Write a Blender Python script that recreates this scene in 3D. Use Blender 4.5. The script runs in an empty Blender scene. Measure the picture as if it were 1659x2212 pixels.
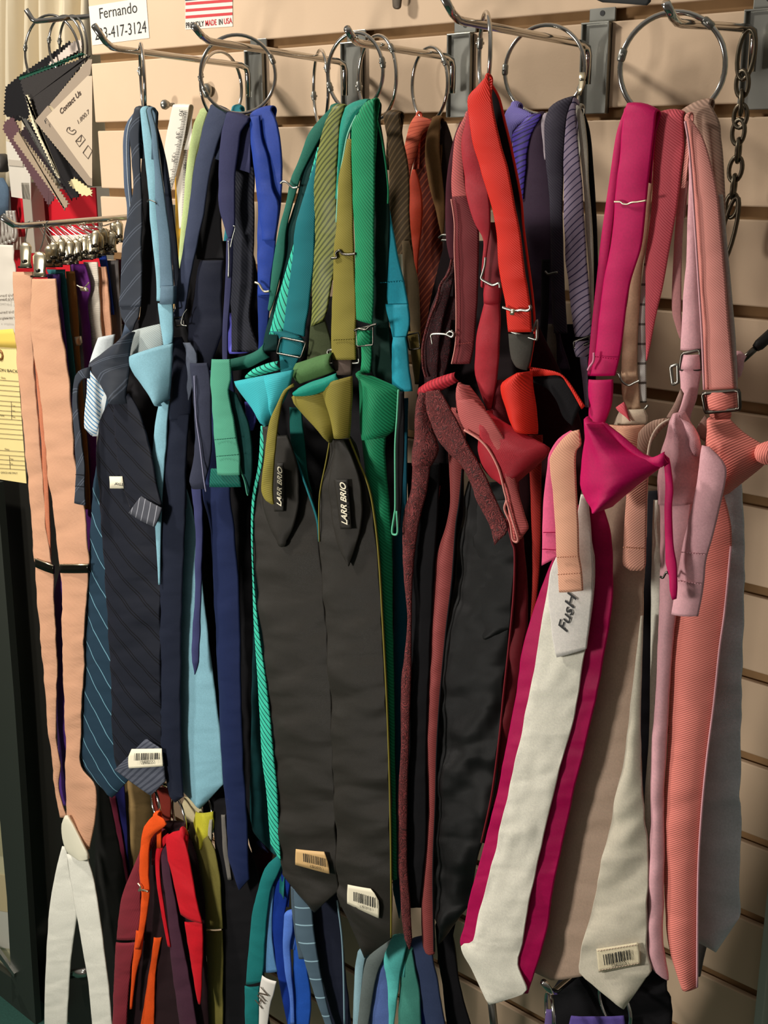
import bpy, math, random
from mathutils import Vector, Matrix, noise
random.seed(7)
W, H, F = 1659, 2212, 2600.0
YAW, PITCH, ROLL = -0.72619, -0.29111, -0.00273
CAM = Vector((0, -0.90883, -0.11045))
# ------------------------------------------------------------------ camera
cy, sy, cp, sp = math.cos(YAW), math.sin(YAW), math.cos(PITCH), math.sin(PITCH)
fwd = Vector((sy*cp, cy*cp, sp)); rt = Vector((cy, -sy, 0)); up = rt.cross(fwd)
rt, up = rt*math.cos(ROLL)+up*math.sin(ROLL), up*math.cos(ROLL)-rt*math.sin(ROLL)
sc = bpy.context.scene
cam = bpy.data.cameras.new('camera'); co = bpy.data.objects.new('camera', cam)
sc.collection.objects.link(co); sc.camera = co
co.matrix_world = Matrix.Translation(CAM) @ Matrix((rt, up, -fwd)).transposed().to_4x4()
cam.sensor_fit = 'VERTICAL'; cam.sensor_height = 24; cam.lens = 24*F/H; cam.clip_start = .01
# ------------------------------------------------------------------ light
wd = bpy.data.worlds.new('world'); sc.world = wd; wd.use_nodes = True
_t = wd.node_tree; _tc = _t.nodes.new('ShaderNodeTexCoord'); _sx = _t.nodes.new('ShaderNodeSeparateXYZ'); _t.links.new(_tc.outputs['Generated'], _sx.inputs[0])
_cr = _t.nodes.new('ShaderNodeValToRGB'); _t.links.new(_sx.outputs[2], _cr.inputs[0]); _e = _cr.color_ramp.elements
_e[0].position = .0; _e[0].color = (.25, .22, .19, 1); _e[1].position = .75; _e[1].color = (1, .93, .84, 1)
_t.links.new(_cr.outputs[0], _t.nodes['Background'].inputs[0])
wd.node_tree.nodes['Background'].inputs[1].default_value = .2
def area(name, loc, target, size, power, col):
    l = bpy.data.lights.new(name, 'AREA'); l.size = size; l.energy = power; l.color = col
    o = bpy.data.objects.new(name, l); sc.collection.objects.link(o); o.location = loc
    o.rotation_euler = (Vector(target)-Vector(loc)).to_track_quat('-Z', 'Y').to_euler()
area('ceiling_lamp', (-1.68, -.72, .62), (-.85, 0, -.45), .12, 12.5, (1, .935, .84))
area('fill_light', (-1.3, -1.2, -.45), (-.7, 0, -.8), .22, 8, (1, .94, .86))  # added fill from the low left, lifts the lower ties; no real source
sc.view_settings.view_transform = 'Standard'; sc.view_settings.look = 'None'
sc.view_settings.gamma = 1; sc.view_settings.exposure = 0.5
# ------------------------------------------------------------------ helpers
def ray(px, py):
    return fwd + rt*((px-829.5)/F) - up*((py-1106)/F)
def P(px, py, Y):                                   # the point the pixel sees at distance Y from the wall
    d = ray(px, py); return CAM + d*((-Y-CAM.y)/d.y)
def lin(c): return tuple(((v/255)/12.92 if v <= 10 else ((v/255+.055)/1.055)**2.4) for v in c)
MATS = {}
class N:
    def __init__(s, name):
        s.m = bpy.data.materials.new(name); s.m.use_nodes = True; s.t = s.m.node_tree
        s.b = s.t.nodes['Principled BSDF']; s.out = s.t.nodes['Material Output']
    def n(s, t, **k):
        x = s.t.nodes.new(t)
        for a, v in k.items(): setattr(x, a, v)
        return x
    def l(s, a, b): s.t.links.new(a, b)
    def math(s, op, a, b=None):
        x = s.n('ShaderNodeMath', operation=op)
        for i, v in enumerate((a, b)):
            if v is None: continue
            if isinstance(v, (int, float)): x.inputs[i].default_value = v
            else: s.l(v, x.inputs[i])
        return x.outputs[0]
    def mix(s, f, a, b):
        x = s.n('ShaderNodeMix', data_type='RGBA')
        for i, v in ((0, f), (6, a), (7, b)):
            if isinstance(v, (int, float)): x.inputs[i].default_value = v
            elif isinstance(v, tuple): x.inputs[i].default_value = (*v, 1)
            else: s.l(v, x.inputs[i])
        return x.outputs[2]
def fabric(name, col, kind='plain', col2=None, rough=.55, period=.0018, ang=50, sheen=.25, width=.2, amp=.3, strength=.35):
    if name in MATS: return MATS[name]
    k = N(name); c = lin(col); c2 = lin(col2) if col2 else tuple(v*.55 for v in c)
    uv = k.n('ShaderNodeUVMap'); sx = k.n('ShaderNodeSeparateXYZ'); k.l(uv.outputs[0], sx.inputs[0])
    U, V = sx.outputs[0], sx.outputs[1]
    def diag(per, an):
        a = math.radians(an)
        return k.math('DIVIDE', k.math('ADD', k.math('MULTIPLY', U, math.cos(a)), k.math('MULTIPLY', V, math.sin(a))), per)
    tc = k.n('ShaderNodeTexCoord'); nz = k.n('ShaderNodeTexNoise'); nz.inputs['Scale'].default_value = 38; nz.inputs['Detail'].default_value = 4
    k.l(tc.outputs['Object'], nz.inputs[0])
    h = None; colr = None
    if kind == 'twill':
        f = k.math('SINE', k.math('MULTIPLY', diag(period, ang), 6.2832)); h = f
        fac = k.math('MULTIPLY_ADD', f, amp); fac.node.inputs[2].default_value = .5
        colr = k.mix(fac, tuple(v*.68 for v in c), tuple(min(1, v*1.25) for v in c))
    elif kind == 'stripe':
        wob = k.math('MULTIPLY', nz.outputs[0], .15 if width > .15 else 0.02)
        fr = k.math('FRACT', k.math('ADD', diag(period, ang), wob)); f = k.math('LESS_THAN', fr, width); h = f
        fw = k.math('SINE', k.math('MULTIPLY', diag(.0011, 45), 6.2832))
        fw2 = k.math('MULTIPLY_ADD', fw, .2); fw2.node.inputs[2].default_value = .5
        colr = k.mix(f, k.mix(fw2, tuple(v*.75 for v in c), tuple(v*1.2 for v in c)), c2)
    elif kind == 'pair':
        fr = k.math('FRACT', diag(period, ang))
        f1 = k.math('COMPARE', fr, .40); f1.node.inputs[2].default_value = .028
        f2 = k.math('COMPARE', fr, .54); f2.node.inputs[2].default_value = .028
        f = k.math('MAXIMUM', f1, f2); h = f; colr = k.mix(f, c, c2)
    elif kind == 'paisley':
        n2 = k.n('ShaderNodeTexNoise'); n2.inputs['Scale'].default_value = 95; n2.inputs['Detail'].default_value = 2; n2.inputs['Distortion'].default_value = 2.2
        k.l(tc.outputs['Object'], n2.inputs[0])
        f = k.math('SINE', k.math('MULTIPLY', n2.outputs[0], 58)); h = f
        cr = k.math('MULTIPLY_ADD', f, .45); cr.node.inputs[2].default_value = .5
        colr = k.mix(cr, c, c2)
    else:
        f = k.math('SINE', k.math('MULTIPLY', diag(.0009, 90), 6.2832))
        g = k.math('SINE', k.math('MULTIPLY', diag(.0009, 0), 6.2832)); h = k.math('MULTIPLY', f, g)
        nf = k.n('ShaderNodeTexNoise'); nf.inputs['Scale'].default_value = 700; k.l(tc.outputs['Object'], nf.inputs[0])
        colr = k.mix(k.math('MULTIPLY', nf.outputs[0], 1.0), tuple(v*.8 for v in c), tuple(min(1, v*1.18) for v in c))
    k.l(colr, k.b.inputs['Base Color'])
    k.b.inputs['Roughness'].default_value = rough*.6+.28
    k.b.inputs['Sheen Weight'].default_value = sheen*.12; k.b.inputs['Sheen Roughness'].default_value = .4
    k.b.inputs['Specular IOR Level'].default_value = .24 if rough < .45 else .12
    bp = k.n('ShaderNodeBump'); bp.inputs['Strength'].default_value = strength; bp.inputs['Distance'].default_value = .0004
    k.l(h, bp.inputs['Height']); b2 = k.n('ShaderNodeBump'); b2.inputs['Strength'].default_value = .35; b2.inputs['Distance'].default_value = .006
    mp = k.n('ShaderNodeMapping'); mp.inputs['Scale'].default_value = (10, 26, 1); k.l(uv.outputs[0], mp.inputs[0])
    nw = k.n('ShaderNodeTexNoise'); nw.inputs['Scale'].default_value = 1; nw.inputs['Detail'].default_value = 1.5; nw.inputs['Distortion'].default_value = .5; k.l(mp.outputs[0], nw.inputs[0])
    b2.inputs['Strength'].default_value = .55 if rough < .44 else .4; b2.inputs['Distance'].default_value = .009
    k.l(nw.outputs[0], b2.inputs['Height']); k.l(bp.outputs[0], b2.inputs['Normal']); k.l(b2.outputs[0], k.b.inputs['Normal'])
    MATS[name] = k.m; return k.m
def flat(name, col, rough=.6, metal=0, noise_amt=0, scale=20, alpha=1, spec=.5):
    if name in MATS: return MATS[name]
    k = N(name); c = lin(col)
    k.b.inputs['Roughness'].default_value = rough; k.b.inputs['Metallic'].default_value = metal; k.b.inputs['Specular IOR Level'].default_value = spec
    if noise_amt:
        tc = k.n('ShaderNodeTexCoord'); nz = k.n('ShaderNodeTexNoise'); nz.inputs['Scale'].default_value = scale; nz.inputs['Detail'].default_value = 5
        k.l(tc.outputs['Object'], nz.inputs[0])
        k.l(k.mix(nz.outputs[0], tuple(v*(1-noise_amt) for v in c), tuple(min(1, v*(1+noise_amt)) for v in c)), k.b.inputs['Base Color'])
    else: k.b.inputs['Base Color'].default_value = (*c, 1)
    if alpha < 1: k.b.inputs['Alpha'].default_value = alpha
    MATS[name] = k.m; return k.m
CHROME = flat('chrome', (205, 202, 195), .13, 1)
DARKMETAL = flat('dark_metal', (88, 84, 78), .28, 1)
STEEL = flat('steel', (150, 150, 143), .34, .9, .06, 40)
LINING = fabric('black_lining', (42, 39, 34), rough=.32, sheen=.1)
WLINING = fabric('white_lining', (238, 234, 218), rough=.38, sheen=.2)
BLACKF = fabric('black_cloth', (20, 19, 22), rough=.7, sheen=.1)
TAGM = flat('tag_paper', (240, 232, 205), .6); INK = flat('ink', (18, 18, 20), .6); REDINK = flat('red_ink', (200, 45, 50), .6)
def link(o, parent=None):
    sc.collection.objects.link(o)
    if parent is not None: o.parent = parent
    return o
class T:                                             # a thing: an Empty at its hanging point that parents its parts
    def __init__(s, name, label, cat, at, group=None):
        s.o = bpy.data.objects.new(name, None); link(s.o); s.o.empty_display_size = .01
        s.o.location = at if isinstance(at, Vector) else P(*at); s.o['label'] = label; s.o['category'] = cat
        if group: s.o['group'] = group
        s.g = 0
def addmesh(name, verts, faces, mat, t=None, parent=None, smooth=True, uvs=None, matidx=None, label=None, mats=None):
    """t: thing, parent: part object (whose origin is at the thing's origin)"""
    off = t.o.location if t else Vector((0, 0, 0))
    me = bpy.data.meshes.new(name); me.from_pydata([tuple(Vector(v)-off) for v in verts], [], faces)
    for m in (mats or [mat]): me.materials.append(m)
    if matidx: me.polygons.foreach_set('material_index', matidx)
    if smooth: me.polygons.foreach_set('use_smooth', [True]*len(faces))
    if uvs:
        l = me.uv_layers.new(name='UVMap')
        for lp in me.loops: l.data[lp.index].uv = uvs[lp.vertex_index]
    me.update(); o = bpy.data.objects.new(name, me); link(o, parent if parent is not None else (t.o if t else None))
    if label: o['label'] = label
    return o
def cat(p0, p1, p2, p3, t):
    return .5*((2*p1)+(p2-p0)*t+(2*p0-5*p1+4*p2-p3)*t*t+(3*p1-p0-3*p2+p3)*t*t*t)
SEED = [0]
def S(t, name, mat, Y, rows, bulge=.0018, wr=.0011, thick=.0012, wrap=False, tip=None, lin_=False, parent=None, back=None, n=7,
      label=None, crease=None, wf=(20, 38), Y2=None, round_=0, twist=0):
    """a strip of cloth: rows (y, xl, xr) or (xl, yl, xr, yr); Y its distance from the wall (Y2 at its lower end)"""
    R = []
    for r in rows: R.append((r[1], r[0], r[2], r[0]) if len(r) == 3 else tuple(r))
    SEED[0] += 1; sd = SEED[0]*3.7
    rr = []
    m = len(R)
    for i in range(m-1):
        d = math.hypot((R[i+1][0]+R[i+1][2]-R[i][0]-R[i][2])/2, (R[i+1][1]+R[i+1][3]-R[i][1]-R[i][3])/2)
        k = max(1, int(d/9))
        a = R[max(0, i-1)]; b = R[i]; c = R[i+1]; e = R[min(m-1, i+2)]
        for j in range(k):
            s = j/k
            if lin_: q = tuple(b[z]+(c[z]-b[z])*s for z in range(4))
            else: q = tuple(cat(a[z], b[z], c[z], e[z], s) for z in range(4))
            rr.append((q, (i+s)/(m-1)))
    rr.append((R[-1], 1))
    if tip:
        b = R[-1]
        for j in range(1, 9):
            s = j/8*.985; rr.append(((b[0]+(tip[0]-b[0])*s, b[1]+(tip[1]-b[1])*s, b[2]+(tip[0]-b[2])*s, b[3]+(tip[1]-b[3])*s), 1))
    if round_:
        b = R[-1]; cx, cyy = (b[0]+b[2])/2, (b[1]+b[3])/2
        for j in range(1, 7):
            a = j/6*math.pi/2*.97; f = math.cos(a); dy = math.sin(a)*round_
            rr.append(((cx+(b[0]-cx)*f, cyy+(b[1]-cyy)*f+dy, cx+(b[2]-cx)*f, cyy+(b[3]-cyy)*f+dy), 1))
    y2 = Y if Y2 is None else Y2
    WL = []
    for q, s in rr:
        y = Y+(y2-Y)*s
        dt = twist
        WL.append((P(q[0], q[1], y+dt), P(q[2], q[3], y-dt)))
    if wrap:
        a0, b0 = WL[0]; r = .0035; pre = []
        for i in range(1, 7):
            a = math.pi*i/6; off = Vector((0, r*(1-math.cos(a)), r*math.sin(a))); pre.append((a0+off, b0+off))
        off = Vector((0, 2*r, 0))
        for i in range(1, 5):
            z = Vector((0, -.001*i, -.011*i)); pre.append((a0.lerp(b0, .08)+off+z, b0.lerp(a0, .08)+off+z))
        WL = pre[::-1]+WL
    K = len(WL); verts = []; uvs = []; v = 0; front = []; nr = []
    for i, (a, b) in enumerate(WL):
        ca = (a+b)/2
        if i: v += (ca-(WL[i-1][0]+WL[i-1][1])/2).length
        p0 = WL[max(0, i-1)]; p1 = WL[min(K-1, i+1)]
        D = ((p1[0]+p1[1])-(p0[0]+p0[1])); X = b-a
        w = X.length
        nn = D.cross(X)
        if nn.length < 1e-12: nn = Vector((0, -1, 0))
        nn.normalize()
        if nn.dot(CAM-ca) < 0 and not wrap: nn = -nn
        for j in range(n+1):
            s = j/n; ss = .5-.5*math.cos(math.pi*s) if n > 4 else s
            h = bulge*(1-(2*ss-1)**2)*min(1, w/.015)
            if wr: h += wr*min(1, w/.02)*(noise.noise(Vector((ss*w*wf[0], v*wf[1], sd)))+.5*noise.noise(Vector((ss*w*wf[0]*3+7, v*wf[1]*2.4, sd))))
            if crease:
                for cs, cd in crease: h -= cd*math.exp(-((ss-cs)/.09)**2)
            front.append(a+X*ss+nn*h); uvs.append(((ss-.5)*w, -v)); nr.append(nn)
    cnt = len(front)
    verts = front+[front[i]-nr[i]*(thick+(bulge*.6*(1-(2*((i % (n+1))/n)-1)**2) if bulge > .006 else 0)) for i in range(cnt)]; uvs = uvs+uvs
    faces = []; mi = []
    q = n+1
    for i in range(K-1):
        for j in range(n):
            a = i*q+j; faces.append((a, a+q, a+q+1, a+1)); mi.append(0)
            a += cnt; faces.append((a, a+1, a+q+1, a+q)); mi.append(1 if back else 0)
    for i in range(K-1):
        a = i*q; faces.append((a, a+cnt, a+q+cnt, a+q)); mi.append(0)
        a = i*q+n; faces.append((a, a+q, a+q+cnt, a+cnt)); mi.append(0)
    for j in range(n):
        faces.append((j, j+1, j+1+cnt, j+cnt)); mi.append(0)
        a = (K-1)*q+j; faces.append((a, a+cnt, a+cnt+1, a+1)); mi.append(0)
    return addmesh(name, verts, faces, mat, t, parent, True, uvs, mi, label, [mat]+([back] if back else []))
def tube_geo(pts, r, seg=8, closed=False):
    verts = []; faces = []; K = len(pts); ref = None
    for i, p in enumerate(pts):
        a = pts[i-1] if (i or closed) else p; b = pts[(i+1) % K] if (i < K-1 or closed) else p
        d = (b-a).normalized()
        if ref is None: ref = d.orthogonal().normalized()
        ref = (ref-d*ref.dot(d)).normalized(); e = d.cross(ref)
        rad = r[i] if isinstance(r, (list, tuple)) else r
        for j in range(seg):
            g = 2*math.pi*j/seg; verts.append(p+ref*(rad*math.cos(g))+e*(rad*math.sin(g)))
    for i in range(K if closed else K-1):
        for j in range(seg):
            a = i*seg+j; b = i*seg+(j+1) % seg; c = ((i+1) % K)*seg
            faces.append((a, b, c+(j+1) % seg, c+j))
    if not closed:
        faces.append(tuple(range(seg))[::-1]); faces.append(tuple((K-1)*seg+j for j in range(seg)))
    return verts, faces
def smooth(pts, k=6):
    out = []; m = len(pts)
    for i in range(m-1):
        a, b, c, d = pts[max(0, i-1)], pts[i], pts[i+1], pts[min(m-1, i+2)]
        for j in range(k): out.append(cat(a, b, c, d, j/k))
    return out+[pts[-1]]
def tube(t, name, mat, pts, Y, r=.0009, parent=None, closed=False, sm=True, seg=8, label=None):
    """pts (px, py) or (px, py, Y)"""
    w = [P(q[0], q[1], q[2] if len(q) > 2 else Y) for q in pts]
    if sm and len(w) > 2 and not closed: w = smooth(w)
    v, f = tube_geo(w, r, seg, closed); return addmesh(name, v, f, mat, t, parent, label=label)
def merge(gs):
    V = []; Fc = []
    for v, f in gs:
        k = len(V); V += list(v); Fc += [tuple(i+k for i in q) for q in f]
    return V, Fc
def boxg(c, dx, dy, dz):                              # c centre, dx dy dz half-extent vectors
    v = [c+dx*a+dy*b+dz*e for a in (-1, 1) for b in (-1, 1) for e in (-1, 1)]
    return v, [(0, 1, 3, 2), (4, 6, 7, 5), (0, 4, 5, 1), (2, 3, 7, 6), (0, 2, 6, 4), (1, 5, 7, 3)]
def bevel(o, w=.001, seg=2):
    m = o.modifiers.new('bevel', 'BEVEL'); m.width = w; m.segments = seg; return o
def slab(t, name, mat, Y, pts, thick=.0006, parent=None, label=None, smooth_=False):
    """flat polygon given by pixels at distance Y, pushed out towards the room by thick"""
    n = len(pts); a = [P(q[0], q[1], q[2] if len(q) > 2 else Y) for q in pts]; off = Vector((0, -thick, 0))
    v = a+[x+off for x in a]
    f = [tuple(range(n)), tuple(range(2*n-1, n-1, -1))]+[(i, i+n, (i+1) % n+n, (i+1) % n) for i in range(n)]
    return addmesh(name, v, f, mat, t, parent, smooth_, label=label)
def buckle(t, Y, c, r=.0008, mat=None, name='buckle', parent=None, bar=False):
    """wire frame with a middle bar: four pixel corners"""
    mat = mat or DARKMETAL; w = [P(q[0], q[1], Y) for q in c]; gs = []
    pts = []
    for i in range(4):
        a, b, e = w[i-1], w[i], w[(i+1) % 4]
        pts += [b.lerp(a, .12), b.lerp(a, .03).lerp(b.lerp(e, .03), .5), b.lerp(e, .12)]
    gs.append(tube_geo(pts, r, 8, True))
    if bar: gs.append(tube_geo([w[0].lerp(w[3], .5), w[1].lerp(w[2], .5)], r, 8))
    return addmesh(name, *merge(gs), mat, t, parent)
def hookclip(t, Y, c, mat=None, r=.0006, parent=None):   # the small bent wire hook of a strap
    return tube(t, 'clip', mat or STEEL, c, Y, r, parent)
def text(t, s, mat, Y, p0, p1, parent=None, font_h=None, name='lettering', thick=.0002, bold=0, shear=0):
    cu = bpy.data.curves.new(name, 'FONT'); cu.body = s; cu.extrude = 0; cu.offset = bold; cu.shear = shear
    tmp = bpy.data.objects.new('tmp', cu); sc.collection.objects.link(tmp)
    dg = bpy.context.evaluated_depsgraph_get(); me = bpy.data.meshes.new_from_object(tmp.evaluated_get(dg))
    bpy.data.objects.remove(tmp)
    xs = [v.co.x for v in me.vertices]; x0, x1 = min(xs), max(xs); ys = [v.co.y for v in me.vertices]; y0, y1 = min(ys), max(ys)
    a = P(p0[0], p0[1], Y); b = P(p1[0], p1[1], Y); ex = (b-a); L = ex.length; ex.normalize(); nrm = Vector((0, -1, 0)); ey = nrm.cross(ex).normalized()
    sx = L/(x1-x0); sy_ = sx if font_h is None else font_h/(y1-y0)
    off = t.o.location if t else Vector((0, 0, 0))
    for v in me.vertices: v.co = a+ex*((v.co.x-x0)*sx)+ey*((v.co.y-y0)*sy_)+nrm*thick-off
    me.name = name; me.materials.clear(); me.materials.append(mat); o = bpy.data.objects.new(name, me); link(o, parent if parent is not None else (t.o if t else None)); return o
def barcode(t, Y, q, parent, seed=1, num='03403213'):
    """q: four pixel corners (tl, tr, br, bl) of the bars"""
    rnd = random.Random(seed); a, b, c, d = [P(x, y, Y) for x, y in q]; gs = []; s = 0; V = []; Fc = []
    while s < .97:
        w = rnd.choice((.018, .03, .045)); e = min(1, s+w); k = len(V); off = Vector((0, -.0003, 0))
        V += [a.lerp(b, s)+off, a.lerp(b, e)+off, d.lerp(c, e)+off, d.lerp(c, s)+off]; Fc.append((k, k+1, k+2, k+3)); s = e+rnd.choice((.02, .03, .045))
    addmesh('barcode', V, Fc, INK, t, parent, False)
    x0, y0 = q[3]; x1, y1 = q[2]
    text(t, num, INK, Y, (x0+(x1-x0)*.3, y0+(y1-y0)*.3+9), (x0+(x1-x0)*.8, y0+(y1-y0)*.8+9), parent, thick=.0004)
def stitch(t, Y, p0, p1, mat, parent=None, n=9):      # a sewn line across a strap
    a, b = P(*p0, Y), P(*p1, Y); gs = []; d = b-a
    for i in range(n):
        gs.append(tube_geo([a+d*((i+.12)/n)+Vector((0, -.0003, 0)), a+d*((i+.5)/n)+Vector((0, -.0012, .0002)), a+d*((i+.88)/n)+Vector((0, -.0003, 0))], .00032, 5))
    return addmesh('stitching', *merge(gs), mat, t, parent)
# ------------------------------------------------------------------ the slatwall
k = N('laminate'); tc = k.n('ShaderNodeTexCoord'); nz = k.n('ShaderNodeTexNoise'); nz.inputs['Scale'].default_value = 9; nz.inputs['Detail'].default_value = 6
k.l(tc.outputs['Object'], nz.inputs[0])
n2 = k.n('ShaderNodeTexNoise'); n2.inputs['Scale'].default_value = 420; k.l(tc.outputs['Object'], n2.inputs[0])
base = k.mix(nz.outputs[0], lin((206, 178, 148)), lin((220, 193, 163)))
n3 = k.n('ShaderNodeTexNoise'); n3.inputs['Scale'].default_value = 6; n3.inputs['Detail'].default_value = 8; n3.inputs['Roughness'].default_value = .75; k.l(tc.outputs['Object'], n3.inputs[0])
st = k.n('ShaderNodeValToRGB'); st.color_ramp.elements[0].position = .66; st.color_ramp.elements[1].position = .74; k.l(n3.outputs[0], st.inputs[0])
k.l(k.mix(k.math('MULTIPLY', st.outputs[0], .35), base, lin((165, 135, 95))), k.b.inputs['Base Color']); k.b.inputs['Roughness'].default_value = .62; k.b.inputs['Specular IOR Level'].default_value = .25
bp = k.n('ShaderNodeBump'); bp.inputs['Strength'].default_value = .12; bp.inputs['Distance'].default_value = .0006; k.l(n2.outputs[0], bp.inputs['Height']); k.l(bp.outputs[0], k.b.inputs['Normal'])
LAM = k.m; MDF = flat('groove_board', (150, 116, 76), .85, 0, .2, 60)
gs = []; XL, XR = -1.267, -.352; PIT = .0762; GH = .0098
for i in range(-6, 17):
    zt = -PIT*i-GH if i > -6 else .6; zb = -PIT*(i+1)
    xl = XL+random.uniform(-.004, .004)
    gs.append(boxg(Vector(((xl+XR)/2, .003, (zt+zb)/2)), Vector(((XR-xl)/2, 0, 0)), Vector((0, .003, 0)), Vector((0, 0, (zt-zb)/2))))
w1 = addmesh('wall_back', *merge(gs), LAM, smooth=False); bevel(w1, .0012); w1['kind'] = 'structure'
v, f = boxg(Vector(((XL+XR)/2, .0115, -.35)), Vector(((XR-XL)/2-.004, 0, 0)), Vector((0, .003, 0)), Vector((0, 0, .95)))
w2 = addmesh('wall_groove_backing', v, f, MDF, smooth=False); w2['kind'] = 'structure'
TRM = flat('aluminium_trim', (172, 180, 166), .4, 0, .05)
v, f = merge([boxg(Vector((XR+.004, -.004, -.35)), Vector((.004, 0, 0)), Vector((0, .012, 0)), Vector((0, 0, .95))),
              boxg(Vector((XR+.013, .004, -.35)), Vector((.004, 0, 0)), Vector((0, .006, 0)), Vector((0, 0, .95)))])
t1 = addmesh('trim_1', v, f, TRM, smooth=False); bevel(t1, .001); t1['kind'] = 'structure'
v, f = boxg(Vector((XR+.2, .012, -.35)), Vector((.185, 0, 0)), Vector((0, .006, 0)), Vector((0, 0, .95)))
t2 = addmesh('wall_right', v, f, flat('right_panel', (165, 170, 155), .5, 0, .05, 5), smooth=False); t2['kind'] = 'structure'
v, f = boxg(Vector((-1.0, .45, -1.62)), Vector((2.5, 0, 0)), Vector((0, 2.2, 0)), Vector((0, 0, .02)))
fl = addmesh('floor', v, f, flat('green_carpet', (42, 84, 74), .95, 0, .35, 260), smooth=False); fl['kind'] = 'structure'
v, f = boxg(Vector((-2.1, 1.2, -.4)), Vector((1.2, 0, 0)), Vector((0, .03, 0)), Vector((0, 0, 1.25)))
wl = addmesh('wall_left', v, f, flat('far_wall', (225, 215, 195), .8, 0, .08, 6), smooth=False); wl['kind'] = 'structure'
# ------------------------------------------------------------------ peg hooks on the wall
HOOKX = {}
def peg_hook(base, bend, end, Yt, label, drop=.03, r=.0031):
    t = T('peg_hook', label, 'hook', P(base[0], base[1], .006), 'chrome peg hooks of the upper row')
    b = P(base[0], base[1], .012); c = P(bend[0], bend[1], Yt); e = P(end[0], end[1], Yt+.018)
    d = (c-b).normalized(); pts = [b+Vector((0, .0, -drop)), b+Vector((0, 0, -.008)), b+Vector((0, -.002, -.002)), b+d*.009, b.lerp(c, .5), c-d*.008]
    q = (e-c).normalized(); pts += [c-d*.003+q*.001, c+q*.007, e]
    addmesh('bar', *tube_geo(pts, r, 12), CHROME, t)
    x = b.x+.001; z0 = -.0105
    prof = []
    g = boxg(Vector((x, -.0012, (z0-.081)/2)), Vector((.0135, 0, 0)), Vector((0, .0012, 0)), Vector((0, 0, (.081+z0)/2)))
    g2 = boxg(Vector((x-.0125, -.0028, (z0-.081)/2)), Vector((.001, 0, 0)), Vector((0, .0028, 0)), Vector((0, 0, (.081+z0)/2)))
    g3 = boxg(Vector((x+.0125, -.0028, (z0-.081)/2)), Vector((.001, 0, 0)), Vector((0, .0028, 0)), Vector((0, 0, (.081+z0)/2)))
    g4 = boxg(Vector((x, -.003, z0)), Vector((.0135, 0, 0)), Vector((0, .003, 0)), Vector((0, 0, .0008)))
    bevel(addmesh('back_plate', *merge([g, g2, g3, g4]), STEEL, t, smooth=False), .0007)
    v, f = boxg(Vector((x+.003, .001, -.004)), Vector((.0125, 0, 0)), Vector((0, .001, .0)), Vector((0, 0, .0055)))
    tb = bevel(addmesh('mounting_tab', v, f, STEEL, t, smooth=False), .0008)
    hole = []
    for j in range(14): hole.append(Vector((x+.003+.0022*math.cos(j*.4488), -.0004, -.003+.0022*math.sin(j*.4488))))
    addmesh('screw_hole', hole, [tuple(range(13, -1, -1))], INK, t, tb, False)
    return t
peg_hook((535, 143), (237, 103), (203, 55), .175, 'chrome peg hook crossing the name sticker, holding the charcoal and pale blue neckties')
peg_hook((745, 135), (445, 88), (418, 55), .175, 'chrome peg hook whose tip overlaps the flag sticker, holding the ring of navy neckties')
peg_hook((978, 125), (768, 92), (750, 62), .135, 'chrome peg hook carrying the rings of green and turquoise neckties')
peg_hook((1272, 98), (985, 43), (958, -8), .175, 'chrome peg hook carrying the bright red neckties, tip cut by the top of the photo')
peg_hook((1630, 62), (1460, 50), (1438, 6), .125, 'chrome peg hook at the right holding the widest ring of pink neckties')
def ring(x0, x1, y0, y1, Y, label, sgn=1, r=.0016, grp='chrome binder rings on the peg hooks', hinge=(.35, 2.2), ym=None):
    c = P((x0+x1)/2, (y0+y1)/2, Y); dep = (c-CAM).dot(fwd); R_ = (y1-y0)/2*dep/F-r
    ratio = min(1, max(.02, (x1-x0-4)/(y1-y0-4))); v = (c-CAM); vy = math.atan2(v.x, v.y)
    n = vy+sgn*math.acos(ratio); nn = Vector((math.sin(n), math.cos(n), 0)); ex = nn.cross(Vector((0, 0, 1))); ez = Vector((0, 0, 1))
    t = T('binder_ring', label, 'ring', c+ez*R_, grp)
    pts = [c+ex*(R_*math.cos(a*math.pi/24))+ez*(R_*math.sin(a*math.pi/24)) for a in range(48)]
    addmesh('hoop', *tube_geo(pts, r, 10, True), CHROME, t)
    for a in hinge:
        p = c+ex*(R_*math.cos(a))+ez*(R_*math.sin(a)); d = (-ex*math.sin(a)+ez*math.cos(a))
        addmesh('hinge_sleeve', *tube_geo([p-d*.0045, p-d*.003, p+d*.003, p+d*.0045], [r*1.1, r*1.5, r*1.5, r*1.1], 10), STEEL, t)
        addmesh('rivet', *tube_geo([p-nn*.0032, p+nn*.0032], .0011, 8), CHROME, t)
    return t
ring(302, 314, 95, 240, .135, 'ring seen edge-on above the charcoal and pale blue neckties', hinge=(2.9,))
ring(432, 525, 113, 262, .045, 'smaller ring behind the navy ties, holding the lime green strap', -1, hinge=(2.9,))
ring(423, 606, 77, 245, .14, 'ring holding the navy and royal blue neckties', 1, hinge=(.4, 3.6))
ring(675, 711, 110, 272, .045, 'nearly edge-on ring between the royal blue and the dark green straps', hinge=(.5, 3.3))
ring(704, 830, 72, 240, .128, 'left one of the two overlapping rings of green neckties', 1, hinge=(.2, 3.5))
ring(771, 858, 79, 258, .095, 'right one of the two overlapping rings, in front of the brown strap', 1, hinge=(.7, 3.3))
ring(887, 969, 103, 262, .035, 'ring holding the coral and brown neckties', 1, hinge=(.6,))
ring(1033, 1061, 28, 205, .145, 'edge-on ring above the bright red strap', hinge=(2.8,))
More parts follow.
